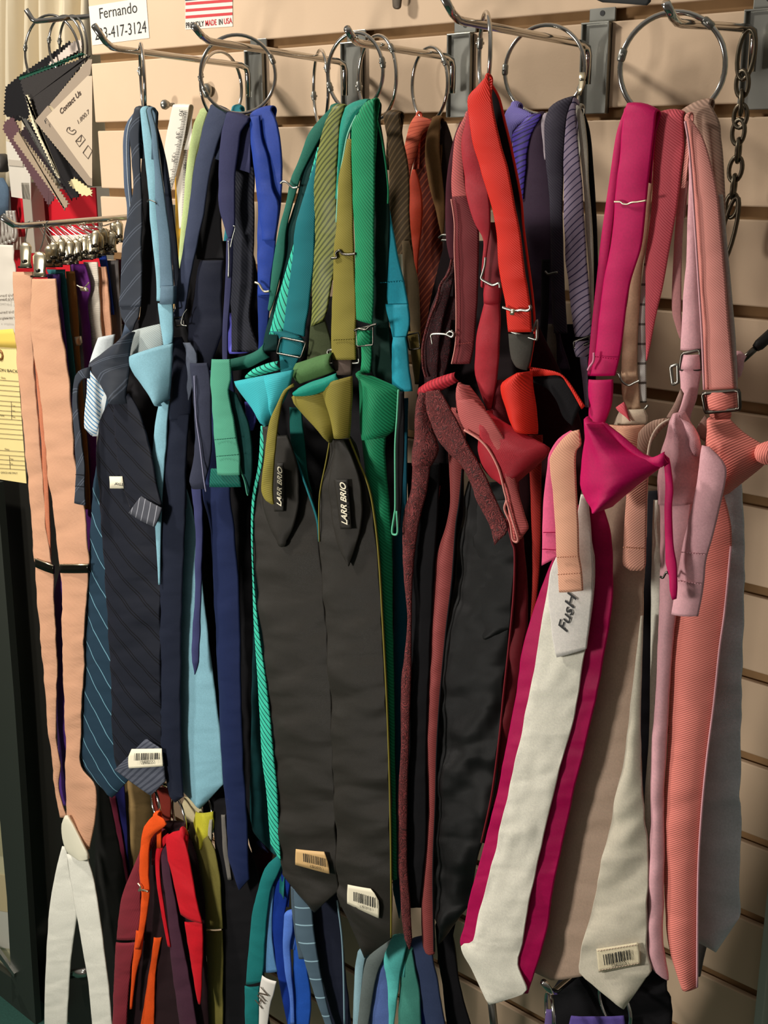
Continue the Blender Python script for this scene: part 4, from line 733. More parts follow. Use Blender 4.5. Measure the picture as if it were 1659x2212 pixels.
S(t, 'rear_strap', BLACKF, .166, [(1054, 172, 1062, 180), (1058, 212, 1078, 212), (1064, 265, 1091, 265), (1078, 318, 1104, 318), (1096, 424, 1125, 424), (1112, 500, 1132, 500), (1126, 558, 1142, 557), (1134, 640, 1150, 636), (1143, 705, 1155, 703), (1147, 745, 1156, 740)])
tube(t, 'piping', RD, [(1060, 180), (1078, 212), (1091, 265), (1104, 318), (1125, 424), (1132, 500), (1150, 636), (1155, 703), (1153, 735), (1143, 795)], .170, .0009)
S(t, 'neck_strap', RD, .178, [(1047, 168, 1053, 172), (1028, 188, 1058, 195), (1010, 208, 1061, 222), (1010, 242, 1065, 245), (1016, 278, 1074, 282), (1025, 320, 1084, 322), (1039, 371, 1097, 371), (1060, 438, 1111, 443), (1071, 490, 1121, 494), (1076, 560, 1129, 557), (1084, 620, 1137, 615), (1092, 665, 1143, 663), (1098, 717, 1148, 717)], wrap=True, wr=.0012)
tube(t, 'clip', STEEL, [(1086, 664), (1098, 668), (1112, 672), (1126, 670), (1140, 671), (1146, 665), (1144, 660)], .1815, .0011); S(t, 'clip_tab', BRASS, .184, [(1104, 667, 1112, 668), (1101, 680, 1110, 681)], wr=0, n=3, thick=.0005)
buckle(t, .172, [(1100, 715), (1150, 715), (1160, 690), (1160, 735)], .001, STEEL, bar=False)
S(t, 'lining_fold', fabric('grey_black', (70, 68, 62), rough=.5), .172, [(1098, 721, 1152, 722), (1099, 745, 1150, 745), (1104, 775, 1144, 780), (1114, 792, 1138, 800)], bulge=.003)
S(t, 'knot', RD, .176, [(1117, 805, 1147, 802), (1085, 826, 1150, 830), (1083, 850, 1155, 860), (1092, 880, 1159, 890), (1100, 905, 1161, 920), (1110, 924, 1160, 938)], bulge=.009, wr=.001, n=9)
S(t, 'strap_end', RD, .168, [(1146, 793, 1146, 814), (1170, 797, 1176, 812), (1207, 806, 1210, 812), (1228, 826, 1226, 832), (1244, 850, 1240, 855), (1262, 878, 1256, 884)], wr=.001); S(t, 'strap_inner', BLACKF, .166, [(1150, 812, 1150, 826), (1180, 812, 1182, 840), (1206, 812, 1204, 870), (1228, 832, 1216, 900), (1254, 880, 1236, 920)])
S(t, 'blade', fabric('red_blade', (150, 36, 28), 'twill', rough=.5), .146, [(940, 1130, 1170), (1010, 1143, 1168), (1100, 1147, 1168), (1200, 1150, 1166), (1320, 1147, 1156), (1500, 1130, 1140), (1620, 1110, 1120)])
t = T('necktie', 'crimson satin necktie with a broad knot pushed to the right', 'necktie', (1020, 235, .145), G5)
S(t, 'neck_strap', WI, .170, [(1011, 236, 1026, 250), (1004, 275, 1030, 290), (997, 310, 1032, 320), (1000, 370, 1044, 370), (1004, 400, 1054, 410), (1016, 451, 1058, 455), (1030, 490, 1058, 490), (1044, 520, 1054, 520), (1041, 570, 1047, 572), (1038, 618, 1042, 622)], wrap=True, wr=.002)
S(t, 'rear_strap', WD, .163, [(480, 1052, 1074), (540, 1050, 1080), (612, 1046, 1084), (656, 1044, 1080)])
S(t, 'strap_loop', WI, .168, [(615, 1046, 1082), (636, 1044, 1080), (655, 1046, 1078)], bulge=.004)
tube(t, 'clip', STEEL, [(1049, 556), (1047, 574), (1042, 592), (1040, 602), (1052, 610), (1066, 616), (1078, 612), (1080, 622)], .174, .001)
S(t, 'lower_strap', WI, .168, [(655, 1045, 1078), (700, 1034, 1079), (740, 1028, 1078), (798, 1025, 1073), (840, 1034, 1068), (885, 1052, 1060)], wr=.001, bulge=.003)
S(t, 'knot_side', WD, .162, [(820, 1068, 1086), (860, 1062, 1096), (920, 1056, 1108)], bulge=.005)
S(t, 'knot', WI, .180, [(1048, 888, 1050, 892), (1040, 930, 1098, 918), (1032, 965, 1126, 934), (1034, 990, 1160, 952), (1042, 1012, 1186, 968), (1060, 1032, 1176, 990), (1085, 1046, 1140, 1022), (1100, 1052, 1112, 1044)], bulge=.014, wr=.0016, n=11, crease=[(.62, .003)])
S(t, 'blade', WD, .144, [(1020, 1070, 1118), (1100, 1085, 1124), (1168, 1098, 1131), (1252, 1104, 1138), (1336, 1100, 1139), (1440, 1088, 1124), (1600, 1070, 1100), (1740, 1050, 1070)], bulge=.004, wr=.002)
t = T('necktie', 'dusty rose twill necktie with a long strap end curving down to the right', 'necktie', (1000, 250, .145), G5)
S(t, 'rear_strap', fabric('burgundy_edge', (70, 22, 34), rough=.6), .158, [(262, 994, 1002), (300, 980, 996), (360, 968, 982), (440, 962, 978), (520, 964, 982), (560, 972, 984)])
S(t, 'neck_strap', DR, .162, [(250, 1004, 1016), (290, 985, 1002), (330, 979, 1000), (400, 975, 1004), (440, 977, 1014)], wr=.001, wrap=True)
S(t, 'neck_strap', DM, .164, [(425, 976, 1008), (477, 983, 1026), (500, 982, 1033), (581, 984, 1032), (640, 986, 1030), (690, 986, 1026), (744, 984, 1022), (786, 978, 1014)], wr=.001)
tube(t, 'piping', fabric('rose_piping', (224, 150, 140)), [(975, 430), (982, 480), (982, 540), (985, 620), (986, 690), (984, 745), (976, 786)], .168, .0007)
stitch(t, .167, (986, 744), (1020, 740), DR); tube(t, 'clip', STEEL, [(964, 722), (972, 716), (980, 720), (976, 728), (962, 722), (934, 722), (932, 730)], .170, .0009)
S(t, 'knot', DR, .176, [(990, 826, 1012, 834), (986, 848, 1030, 856), (986, 868, 1044, 876), (984, 890, 1048, 892)], bulge=.008, wr=.003)
S(t, 'strap_end', DR, .190, [(988, 862, 1020, 862), (990, 893, 1048, 888), (1006, 929, 1072, 920), (1036, 950, 1093, 958), (1058, 975, 1106, 1000), (1078, 1015, 1112, 1040), (1090, 1062, 1120, 1072), (1099, 1115, 1132, 1112), (1109, 1165, 1140, 1143), (1112, 1168, 1124, 1165)], bulge=.003, wr=.001)
tube(t, 'piping', fabric('rose_piping', (224, 150, 140)), [(1003, 929), (1036, 950), (1058, 975), (1078, 1015), (1090, 1062), (1094, 1080), (1090, 1100), (1102, 1130), (1108, 1166), (1119, 1166), (1106, 1120), (1094, 1080)], .1945, .0009)
S(t, 'blade', fabric('dusty_blade_shaded', (150, 72, 70), 'twill', rough=.45, period=.0019, amp=.4, ang=62), .156, [(880, 975, 1010), (950, 968, 1004), (1014, 970, 1000), (1084, 972, 993), (1140, 962, 985), (1196, 944, 982), (1252, 938, 977), (1364, 930, 964), (1505, 924, 951), (1620, 921, 944), (1739, 925, 941), (1877, 916, 936), (1960, 910, 936), (2044, 913, 937), (2062, 924, 937)], bulge=.003, wr=.001)  # darker copy of the rose twill, the blade's shade put into its colour
tube(t, 'piping', BLACKF, [(999, 1014), (993, 1084), (985, 1140), (977, 1252), (964, 1364), (951, 1505), (944, 1620), (941, 1739), (936, 1877), (938, 2055)], .159, .0009)
t = T('necktie', 'maroon paisley necktie with two crossing patterned lengths', 'necktie', (985, 300, .13), G5)
S(t, 'neck_strap', PD, .154, [(570, 972, 982), (622, 949, 974), (676, 928, 962), (744, 912, 950), (808, 915, 944), (850, 920, 940)], wr=.003, wrap=True); tube(t, 'piping', PA, [(976, 560), (969, 590), (952, 615), (944, 650), (928, 690), (914, 744), (914, 790), (920, 815)], .158, .0011)
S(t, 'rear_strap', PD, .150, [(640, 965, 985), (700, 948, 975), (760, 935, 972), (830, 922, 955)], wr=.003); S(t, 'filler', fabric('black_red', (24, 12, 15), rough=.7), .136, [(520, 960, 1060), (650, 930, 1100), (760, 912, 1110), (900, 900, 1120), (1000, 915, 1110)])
hookclip(t, .166, [(934, 745), (934, 722), (965, 722), (977, 714), (977, 726)])
S(t, 'knot', PA, .172, [(905, 846, 932, 848), (898, 880, 928, 885), (893, 945, 936, 934), (889, 985, 946, 972), (890, 1006, 930, 1006)], bulge=.006, wr=.002)
S(t, 'blade', PA, .168, [(1000, 892, 930), (1056, 888, 922), (1104, 874, 910), (1168, 869, 898), (1252, 873, 890), (1336, 880, 888), (1420, 873, 887), (1476, 866, 886), (1620, 866, 882), (1711, 860, 879), (1849, 860, 878), (1960, 866, 885), (2030, 874, 889)], tip=(884, 2052), wr=.0012, bulge=.003)
S(t, 'strap_end', PA, .186, [(920, 846, 946, 842), (922, 880, 968, 876), (938, 934, 990, 920), (965, 975, 1010, 960), (997, 1008, 1033, 1002), (1020, 1052, 1054, 1046), (1036, 1095, 1076, 1092), (1055, 1132, 1095, 1138), (1068, 1178, 1090, 1156)], wr=.002)
S(t, 'blade_side', BLACKF, .160, [(1000, 925, 950), (1100, 905, 945), (1250, 888, 935), (1400, 884, 928), (1600, 880, 920), (1800, 876, 920), (1900, 876, 912), (1960, 880, 905)])
t = T('necktie', 'red ribbed necktie rolled behind the paisley knot', 'necktie', (950, 830, .14), G5)
S(t, 'rolled_fold', fabric('red_rib', (190, 50, 62), 'twill', period=.0035, amp=.5, ang=85, rough=.45), .158, [(904, 838, 912, 860), (925, 824, 940, 850), (955, 812, 965, 838), (982, 804, 990, 824)], bulge=.006, wr=.002)
S(t, 'strap_end', fabric('red_rib2', (120, 34, 42), 'twill', period=.003, amp=.5, ang=85), .158, [(1050, 938, 950), (1090, 934, 944), (1112, 932, 940)]); S(t, 'strap_end', MATS['red_rib2'], .158, [(1180, 928, 936), (1250, 915, 933), (1350, 912, 930), (1440, 908, 926)])
t = T('necktie', 'black satin lined necktie blade with puckered seams beside the dusty rose one', 'necktie', (1060, 1050, .13), G5)
BSAT = fabric('black_satin', (20, 20, 20), rough=.25, sheen=.05)
S(t, 'blade', BSAT, .150, [(1040, 1010, 1092), (1100, 1000, 1096), (1200, 985, 1106), (1300, 974, 1108), (1400, 962, 1098), (1600, 944, 1080), (1711, 940, 1070), (1800, 940, 1050), (1905, 938, 1018), (1960, 940, 1010)], tip=(948, 2040), bulge=.007, wr=.005, n=12, wf=(40, 30))
S(t, 'tail', BSAT, .154, [(1080, 1030, 1092), (1140, 1025, 1104), (1196, 1022, 1112), (1270, 1020, 1108), (1340, 1022, 1103), (1358, 1026, 1100)], tip=(1045, 1386), bulge=.003, wr=.002, n=9)
tube(t, 'piping', WD, [(1094, 1120), (1106, 1170), (1112, 1196), (1110, 1280), (1101, 1380), (1088, 1500), (1078, 1600), (1062, 1720), (1040, 1820)], .156, .001)
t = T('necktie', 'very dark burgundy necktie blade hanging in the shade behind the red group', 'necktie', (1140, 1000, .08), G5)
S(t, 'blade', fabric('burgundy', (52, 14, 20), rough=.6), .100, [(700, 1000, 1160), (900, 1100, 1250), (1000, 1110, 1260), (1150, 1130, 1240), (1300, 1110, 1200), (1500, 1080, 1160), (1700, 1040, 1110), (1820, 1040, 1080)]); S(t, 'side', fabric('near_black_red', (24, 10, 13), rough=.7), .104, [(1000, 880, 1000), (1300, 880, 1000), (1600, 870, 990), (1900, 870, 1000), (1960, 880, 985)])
# ------------------------------------------------------------------ purples
G6 = 'neckties on the purple ring'
t = T('necktie', 'lavender ribbed necktie, leftmost on the purple ring', 'necktie', (1110, 228, .06), G6)
S(t, 'neck_strap', fabric('lavender', (128, 118, 190), 'twill', rough=.5, ang=0, period=.0014, amp=.2), .072, [(1103, 228, 1120, 232), (1093, 241, 1154, 249), (1088, 260, 1130, 262), (1092, 290, 1108, 282), (1096, 340, 1104, 330)], wrap=True); S(t, 'side_fold', MATS['lavender'], .070, [(262, 1076, 1092), (310, 1084, 1098), (350, 1090, 1100)])
t = T('necktie', 'violet striped satin necktie, second on the purple ring', 'necktie', (1145, 250, .06), G6)
S(t, 'neck_strap', fabric('violet_stripe', (70, 50, 150), 'stripe', (28, 20, 66), rough=.35, period=.004, ang=118, width=.3), .078, [(1128, 264, 1166, 256), (1108, 288, 1148, 288), (1107, 320, 1137, 330), (1112, 370, 1134, 370), (1116, 430, 1130, 430)], wrap=True, wr=.002)
S(t, 'fold', fabric('violet_plain', (66, 44, 140), rough=.45), .074, [(835, 1180, 1212), (860, 1184, 1216), (920, 1190, 1226), (960, 1194, 1230)], bulge=.003)
t = T('necktie', 'dark plum necktie between the violet and the charcoal straps', 'necktie', (1168, 252, .06), G6)
S(t, 'neck_strap', fabric('plum', (54, 38, 56), rough=.55), .076, [(252, 1158, 1172), (290, 1146, 1172), (350, 1136, 1180), (450, 1128, 1190), (560, 1138, 1192), (680, 1146, 1200), (800, 1150, 1230)], wrap=True)
S(t, 'blade', fabric('black_purple', (26, 20, 32), rough=.6), .060, [(700, 1150, 1270), (800, 1150, 1276), (900, 1160, 1282), (960, 1170, 1280), (1010, 1180, 1270)])
S(t, 'olive_strap', fabric('grey_brown_fold', (88, 76, 66), rough=.5), .079, [(700, 1176, 1192), (740, 1174, 1200), (790, 1168, 1200)], wr=.003)
t = T('necktie', 'charcoal twill necktie in front of the pale mauve strap on the purple ring', 'necktie', (1210, 225, .06), G6)
S(t, 'side_strap', fabric('pale_mauve', (172, 160, 168), rough=.5), .076, [(244, 1176, 1186), (266, 1165, 1180), (305, 1170, 1180), (345, 1176, 1182)])
S(t, 'neck_strap', fabric('charcoal_violet', (58, 54, 66), 'twill', rough=.55, amp=.2), .084, [(1184, 241, 1236, 216), (1177, 262, 1226, 244), (1177, 332, 1217, 330), (1184, 398, 1215, 395), (1188, 460, 1214, 460), (1190, 560, 1216, 560), (1192, 650, 1220, 650), (1196, 720, 1224, 720)], wrap=True)
S(t, 'hanging_strap', BLACKF, .088, [(560, 1170, 1186), (660, 1168, 1184), (760, 1164, 1178)])
tube(t, 'clip', STEEL, [(1178, 586), (1184, 592), (1194, 590), (1204, 588)], .090, .0009)
t = T('necktie', 'lilac necktie with dark diagonal pinstripes, rightmost on the purple ring', 'necktie', (1244, 222, .06), G6)
S(t, 'neck_strap', fabric('lilac_pin', (154, 140, 162), 'stripe', (58, 50, 82), rough=.5, period=.0042, ang=128, width=.2), .090, [(1236, 220, 1243, 235), (1225, 250, 1242, 255), (1218, 332, 1250, 335), (1218, 398, 1256, 398), (1219, 500, 1263, 500), (1221, 560, 1266, 560), (1228, 608, 1271, 625), (1236, 690, 1275, 690), (1242, 728, 1277, 726)], wrap=True)
S(t, 'strap_loop', MATS['lilac_pin'], .092, [(736, 1240, 1274), (752, 1239, 1275), (770, 1244, 1272)], bulge=.005, thick=.004)
buckle(t, .095, [(1240, 738), (1274, 726), (1275, 740), (1241, 752)], .001)
S(t, 'lower_strap', fabric('lilac_light', (168, 160, 190), rough=.5), .088, [(770, 1252, 1268), (820, 1258, 1268), (880, 1264, 1270)])
t = T('necktie', 'cream strap with a black edge at the right of the purple ring', 'necktie', (1256, 235, .06), G6)
S(t, 'neck_strap', fabric('cream_strap', (206, 200, 184), rough=.5), .086, [(235, 1243, 1253), (251, 1246, 1260), (320, 1253, 1268), (397, 1260, 1271), (500, 1266, 1279), (600, 1273, 1281), (700, 1274, 1280)], wrap=True)
S(t, 'edge_strap', BLACKF, .080, [(235, 1250, 1258), (280, 1262, 1272), (344, 1266, 1279), (450, 1270, 1286), (558, 1278, 1290), (700, 1276, 1290), (850, 1270, 1284)])
# ------------------------------------------------------------------ hook five: pinks
G7 = 'neckties on the largest ring'
FU = fabric('fuchsia', (198, 0, 92), rough=.42, sheen=.1, strength=.2); FD = fabric('fuchsia_blade', (172, 0, 78), rough=.36, sheen=.1, strength=.2)
SA = fabric('salmon', (216, 92, 104), 'twill', rough=.45, period=.0015, amp=.12); PT = fabric('peach_twill', (232, 172, 142), 'twill', rough=.45, period=.0016, amp=.25, ang=55)
RP = fabric('rose_peach', (226, 150, 140), 'twill', rough=.5, period=.0014, amp=.12); CR = fabric('coral_rib', (244, 138, 126), 'twill', rough=.5, period=.0017, amp=.45, ang=108)
PK = fabric('pale_pink_satin', (232, 176, 184), rough=.3, sheen=.1); TN = fabric('tan_satin', (206, 180, 158), rough=.36); TP_ = fabric('taupe_rib', (176, 144, 126), 'twill', rough=.5, period=.002, amp=.3)
t = T('necktie', 'fuchsia necktie showing a white lining between fuchsia borders', 'necktie', (1380, 236, .11), G7)
S(t, 'rear_strap', FU, .150, [(1347, 242, 1356, 246), (1331, 291, 1344, 291), (1315, 397, 1332, 397), (1299, 510, 1320, 510), (1285, 636, 1302, 636), (1274, 744, 1290, 744), (1269, 812, 1280, 812)], wrap=True, wr=.0008)
S(t, 'neck_strap', FU, .160, [(1352, 233, 1416, 250), (1345, 262, 1413, 275), (1340, 318, 1407, 325), (1335, 370, 1402, 370), (1328, 439, 1395, 434), (1318, 530, 1384, 530), (1304, 608, 1361, 608), (1293, 690, 1347, 700), (1286, 758, 1338, 762), (1275, 812, 1326, 812)], wrap=True, wr=.0012)
stitch(t, .1635, (1283, 770), (1334, 776), FU)
tube(t, 'clip', BRASS, [(1327, 436), (1340, 436), (1346, 440), (1356, 441), (1366, 437), (1378, 436), (1396, 433)], .1635, .0007); tube(t, 'clip', fabric('pink_thread', (232, 150, 180)), [(1283, 762), (1282, 780), (1274, 792), (1270, 800)], .165, .0009)
S(t, 'lower_strap', FU, .162, [(820, 1271, 1323), (850, 1271, 1322), (880, 1273, 1318), (905, 1272, 1310), (925, 1290, 1302)], bulge=.003, wr=.002)
S(t, 'knot', FU, .212, [(1267, 900, 1306, 916), (1264, 935, 1340, 945), (1260, 965, 1372, 974), (1256, 1010, 1410, 990), (1254, 1045, 1428, 1006), (1262, 1075, 1400, 1030), (1276, 1096, 1360, 1062), (1284, 1106, 1320, 1096)], bulge=.014, wr=.0016, n=12, crease=[(.32, .003)])
S(t, 'knot_fold', FU, .214, [(1300, 912, 1304, 916), (1336, 936, 1330, 952), (1376, 970, 1368, 984), (1400, 988, 1398, 1000), (1420, 984, 1428, 1010), (1434, 976, 1442, 1000)], bulge=.005)
S(t, 'strap_end', FU, .212, [(1432, 978, 1444, 990), (1436, 1020, 1448, 1010), (1437, 1058, 1453, 1058), (1435, 1101, 1450, 1097), (1437, 1174, 1453, 1174), (1438, 1217, 1460, 1217), (1445, 1242, 1461, 1236), (1447, 1275, 1462, 1270), (1452, 1296, 1460, 1294)], wr=.0012); tube(t, 'clip', DARKMETAL, [(1426, 1245), (1432, 1248), (1440, 1236), (1446, 1240), (1458, 1244), (1463, 1246)], .209, .0008)
S(t, 'blade', FD, .188, [(1090, 1250, 1300), (1145, 1222, 1317), (1202, 1196, 1321), (1308, 1156, 1321), (1406, 1128, 1305), (1505, 1114, 1288), (1620, 1092, 1262), (1711, 1074, 1239), (1836, 1043, 1211), (1933, 1016, 1192), (2000, 1003, 1182), (996, 2044, 1168, 2060), (1040, 2100, 1154, 2100), (1120, 2140, 1140, 2146)], bulge=.003, wr=.0012, n=12)
S(t, 'lining', WLINING, .1932, [(1068, 1255, 1268), (1145, 1238, 1275), (1213, 1196, 1281), (1308, 1176, 1279), (1378, 1165, 1268), (1448, 1154, 1256), (1561, 1131, 1236), (1639, 1114, 1214), (1711, 1099, 1196), (1850, 1067, 1163), (1974, 1034, 1138), (1022, 2032, 1126, 2040), (996, 2044, 1116, 2085), (1018, 2096, 1136, 2140), (1040, 2140, 1100, 2158), (1056, 2170, 1062, 2170)], bulge=.002, wr=.0024, n=14, wf=(35, 26), label='wrinkled white lining')
nt = S(t, 'tail_lining', fabric('tail_white', (226, 221, 214), rough=.45), .1975, [(1072, 1256, 1268), (1145, 1236, 1275), (1215, 1196, 1281), (1275, 1183, 1280), (1340, 1190, 1274), (1196, 1390, 1268, 1384), (1203, 1420, 1266, 1402)], bulge=.002, wr=.001, n=8)
text(t, 'FusH', INK, .2003, (1225, 1366), (1247, 1288), nt, .0085, bold=.012, shear=.15)
t = T('necktie', 'peach twill necktie whose stitched strap end hangs over the white lining', 'necktie', (1400, 250, .11), G7)
S(t, 'neck_strap', fabric('champagne', (222, 184, 150), rough=.32), .146, [(320, 1408, 1420), (420, 1396, 1406), (500, 1383, 1399), (580, 1368, 1386), (660, 1354, 1380), (730, 1345, 1376), (800, 1343, 1376), (850, 1344, 1380), (885, 1352, 1384)], wr=.002, wrap=True)
S(t, 'dotted_strap', fabric('dotted_white', (206, 204, 198), 'stripe', (110, 106, 100), period=.014, ang=90, width=.12), .144, [(440, 1400, 1406), (560, 1392, 1400), (660, 1380, 1395), (780, 1377, 1394), (870, 1380, 1395)])
tube(t, 'clip', STEEL, [(1326, 808), (1336, 806), (1344, 824), (1358, 832), (1372, 826), (1382, 822)], .152, .0009); tube(t, 'clip', STEEL, [(1384, 890), (1392, 884), (1400, 875)], .152, .0009)
S(t, 'crumple', fabric('white_crumple', (214, 196, 172), rough=.5), .158, [(884, 1340, 1390), (900, 1330, 1394), (918, 1318, 1392)], bulge=.002, wr=.005); S(t, 'pink_crumple', SA, .160, [(1330, 880, 1340, 892), (1348, 868, 1352, 900), (1356, 890, 1362, 910)], wr=.003)
S(t, 'knot', PT, .164, [(1312, 918, 1392, 918), (1326, 950, 1398, 940), (1340, 980, 1400, 975), (1346, 1010, 1396, 1020), (1350, 1040, 1394, 1046)], bulge=.008)
S(t, 'strap_end', fabric('peach_rose', (206, 148, 128), 'twill', rough=.5, period=.0016, amp=.25, ang=125), .186, [(1030, 1356, 1399), (1060, 1354, 1397), (1145, 1348, 1395), (1200, 1345, 1394), (1222, 1346, 1393), (1232, 1360, 1388)], wr=.001)
stitch(t, .1885, (1346, 1182), (1394, 1186), PT)
S(t, 'strap_end', PT, .211, [(1234, 932, 1250, 928), (1212, 952, 1254, 960), (1190, 985, 1244, 975), (1189, 1010, 1242, 1010), (1194, 1070, 1245, 1070), (1200, 1145, 1249, 1145), (1202, 1202, 1251, 1202), (1205, 1240, 1256, 1238), (1207, 1280, 1258, 1276)], wr=.001, bulge=.0015)
stitch(t, .214, (1203, 1204), (1251, 1202), PT); stitch(t, .214, (1204, 1241), (1255, 1238), PT)
S(t, 'blade', fabric('tan_front', (196, 168, 146), rough=.33), .170, [(1050, 1320, 1398), (1145, 1300, 1394), (1318, 1285, 1388), (1492, 1262, 1382), (1600, 1235, 1383), (1697, 1212, 1386), (1800, 1185, 1393), (1904, 1160, 1399), (2000, 1145, 1398), (1140, 2085, 1395, 2060), (1190, 2118, 1330, 2090)], bulge=.004, wr=.0016, n=12)
t = T('necktie', 'ivory satin necktie tip carrying a stitched bar code tag', 'necktie', (1340, 1600, .11), G7)
IV = fabric('ivory_satin', (214, 206, 186), rough=.28, sheen=.1)
S(t, 'blade', IV, .176, [(1330, 1384, 1388), (1500, 1364, 1384), (1620, 1350, 1383), (1697, 1336, 1386), (1780, 1318, 1393), (1904, 1292, 1399), (2015, 1266, 1398), (2050, 1257, 1398), (1253, 2072, 1402, 2072), (1252, 2100, 1409, 2096), (1280, 2124, 1396, 2112)], tip=(1347, 2181), bulge=.004, wr=.004, n=11, wf=(22, 26), lin_=False)
pt = S(t, 'price_tag', fabric('cream_tag', (228, 216, 184), rough=.6), .181, [(1288, 2050, 1377, 2036), (1290, 2070, 1381, 2054), (1293, 2101, 1383, 2084)], bulge=.0003, wr=.0002, thick=.0004); barcode(t, .1828, [(1303, 2062), (1364, 2050), (1367, 2071), (1306, 2085)], pt, 9, '03403213')
stitch(t, .1825, (1290, 2054), (1376, 2040), TN, pt, 14); stitch(t, .1825, (1294, 2096), (1382, 2080), TN, pt, 14)
t = T('necktie', 'bright pink necktie whose strap end peeks out left of the peach one', 'necktie', (1235, 930, .12), G7)
S(t, 'strap_end', fabric('bubblegum', (238, 96, 140), rough=.42), .196, [(1232, 930, 1246, 934), (1206, 948, 1220, 955), (1186, 980, 1200, 985), (1182, 1010, 1200, 1010), (1174, 1084, 1204, 1084), (1172, 1140, 1208, 1140), (1170, 1222, 1212, 1200)], wr=.001); stitch(t, .198, (1174, 1150), (1200, 1150), FU); stitch(t, .198, (1172, 1186), (1202, 1188), FU)
t = T('necktie', 'salmon pink necktie, centre strap of the largest ring', 'necktie', (1445, 250, .11), G7)
S(t, 'neck_strap', SA, .152, [(1417, 254, 1474, 252), (1414, 300, 1475, 290), (1412, 344, 1475, 331), (1409, 420, 1464, 423), (1403, 480, 1455, 480), (1396, 550, 1444, 545), (1394, 608, 1432, 608), (1394, 676, 1416, 680), (1395, 744, 1404, 744), (1395, 779, 1397, 779)], wrap=True)
t = T('necktie', 'taupe twill necktie on the right side of the largest ring', 'necktie', (1510, 236, .11), G7)
S(t, 'neck_strap', TP_, .148, [(1467, 250, 1533, 225), (1488, 268, 1552, 262), (1510, 300, 1556, 300), (1526, 345, 1561, 344), (1545, 420, 1565, 420), (1552, 500, 1567, 500), (1558, 560, 1571, 560), (1566, 660, 1580, 660), (1576, 760, 1589, 760), (1580, 820, 1592, 820)], wrap=True, wr=.001)
S(t, 'neck_loop', TP_, .168, [(1442, 903, 1446, 914), (1412, 908, 1430, 926), (1386, 926, 1412, 948), (1370, 956, 1402, 968), (1360, 990, 1398, 990), (1356, 1020, 1396, 1020)], bulge=.002); tube(t, 'piping', fabric('cream_piping', (226, 210, 190)), [(1446, 906), (1424, 920), (1408, 945), (1400, 980), (1397, 1030), (1396, 1100), (1395, 1160)], .171, .0009)
S(t, 'side_strap', fabric('taupe_satin', (164, 130, 118), rough=.4), .164, [(1470, 840, 1476, 850), (1455, 875, 1466, 885), (1440, 900, 1452, 912)]); S(t, 'side_strap', MATS['taupe_satin'], .170, [(1522, 898, 1532, 910), (1508, 918, 1528, 935), (1502, 935, 1524, 955)])
t = T('necktie', 'pale pink satin necktie with a crumpled knot and a stitched strap end', 'necktie', (1488, 262, .11), G7)
S(t, 'rear_strap', fabric('dusty_pink', (214, 150, 150), rough=.42), .144, [(326, 1474, 1486), (380, 1468, 1482), (480, 1459, 1475), (560, 1454, 1471), (663, 1451, 1470), (700, 1458, 1472), (731, 1468, 1473)], wrap=True)
S(t, 'neck_strap', PK, .150, [(300, 1482, 1494), (370, 1488, 1502), (476, 1485, 1506), (556, 1483, 1506), (636, 1476, 1511), (700, 1472, 1514), (756, 1470, 1515)], wr=.0016, bulge=.003)
buckle(t, .158, [(1474, 764), (1512, 756), (1514, 798), (1468, 798)], .0012); S(t, 'strap_loop', PK, .158, [(766, 1476, 1516), (784, 1472, 1517), (797, 1470, 1517)], bulge=.005, thick=.004)
buckle(t, .146, [(1449, 792), (1464, 787), (1465, 826), (1453, 831)], .0012, STEEL)
S(t, 'side_knot', PK, .142, [(1582, 758, 1590, 820), (1600, 758, 1600, 812), (1612, 770, 1606, 790)], wr=.003, bulge=.004)
S(t, 'lower_strap', PK, .156, [(796, 1467, 1516), (830, 1469, 1508), (866, 1470, 1502), (893, 1465, 1492), (912, 1480, 1490)], bulge=.004, wr=.002)
S(t, 'knot', PK, .178, [(1455, 893, 1476, 890), (1444, 915, 1496, 925), (1436, 938, 1508, 945), (1430, 975, 1512, 980), (1422, 1015, 1510, 1015), (1420, 1050, 1504, 1050), (1422, 1086, 1496, 1088)], bulge=.012, wr=.004, n=12, crease=[(.35, .003), (.7, .002)]); S(t, 'knot_fold', PK, .182, [(1466, 895, 1472, 905), (1478, 930, 1496, 920), (1488, 965, 1512, 955), (1500, 985, 1516, 985)], bulge=.005, wr=.002)
S(t, 'blade_lining', WLINING, .166, [(1080, 1412, 1430), (1145, 1409, 1428), (1250, 1407, 1426), (1400, 1405, 1422), (1579, 1402, 1412), (1700, 1394, 1408), (1766, 1392, 1407), (1900, 1398, 1404)], wr=.002)
S(t, 'blade', PK, .172, [(1080, 1424, 1496), (1174, 1426, 1480), (1318, 1424, 1462), (1400, 1420, 1452), (1492, 1417, 1446), (1600, 1408, 1440), (1680, 1406, 1435), (1766, 1405, 1433), (1849, 1402, 1435), (1932, 1399, 1433), (2015, 1396, 1431), (2070, 1400, 1436), (1410, 2095, 1442, 2106), (1438, 2116, 1443, 2118)], wr=.0018, bulge=.004)
S(t, 'strap_end', PK, .200, [(1516, 962, 1530, 965), (1512, 985, 1550, 984), (1510, 1010, 1567, 1008), (1505, 1045, 1566, 1042), (1494, 1095, 1554, 1095), (1478, 1160, 1537, 1165), (1468, 1215, 1524, 1215), (1460, 1262, 1520, 1262), (1450, 1327, 1507, 1331)], wr=.0008, bulge=.003)
stitch(t, .203, (1471, 1192), (1526, 1198), PK); stitch(t, .203, (1463, 1254), (1519, 1262), PK)
t = T('necktie', 'coral pink ribbed necktie with a silver buckle and a knot cut by the right edge', 'necktie', (1495, 256, .11), G7)
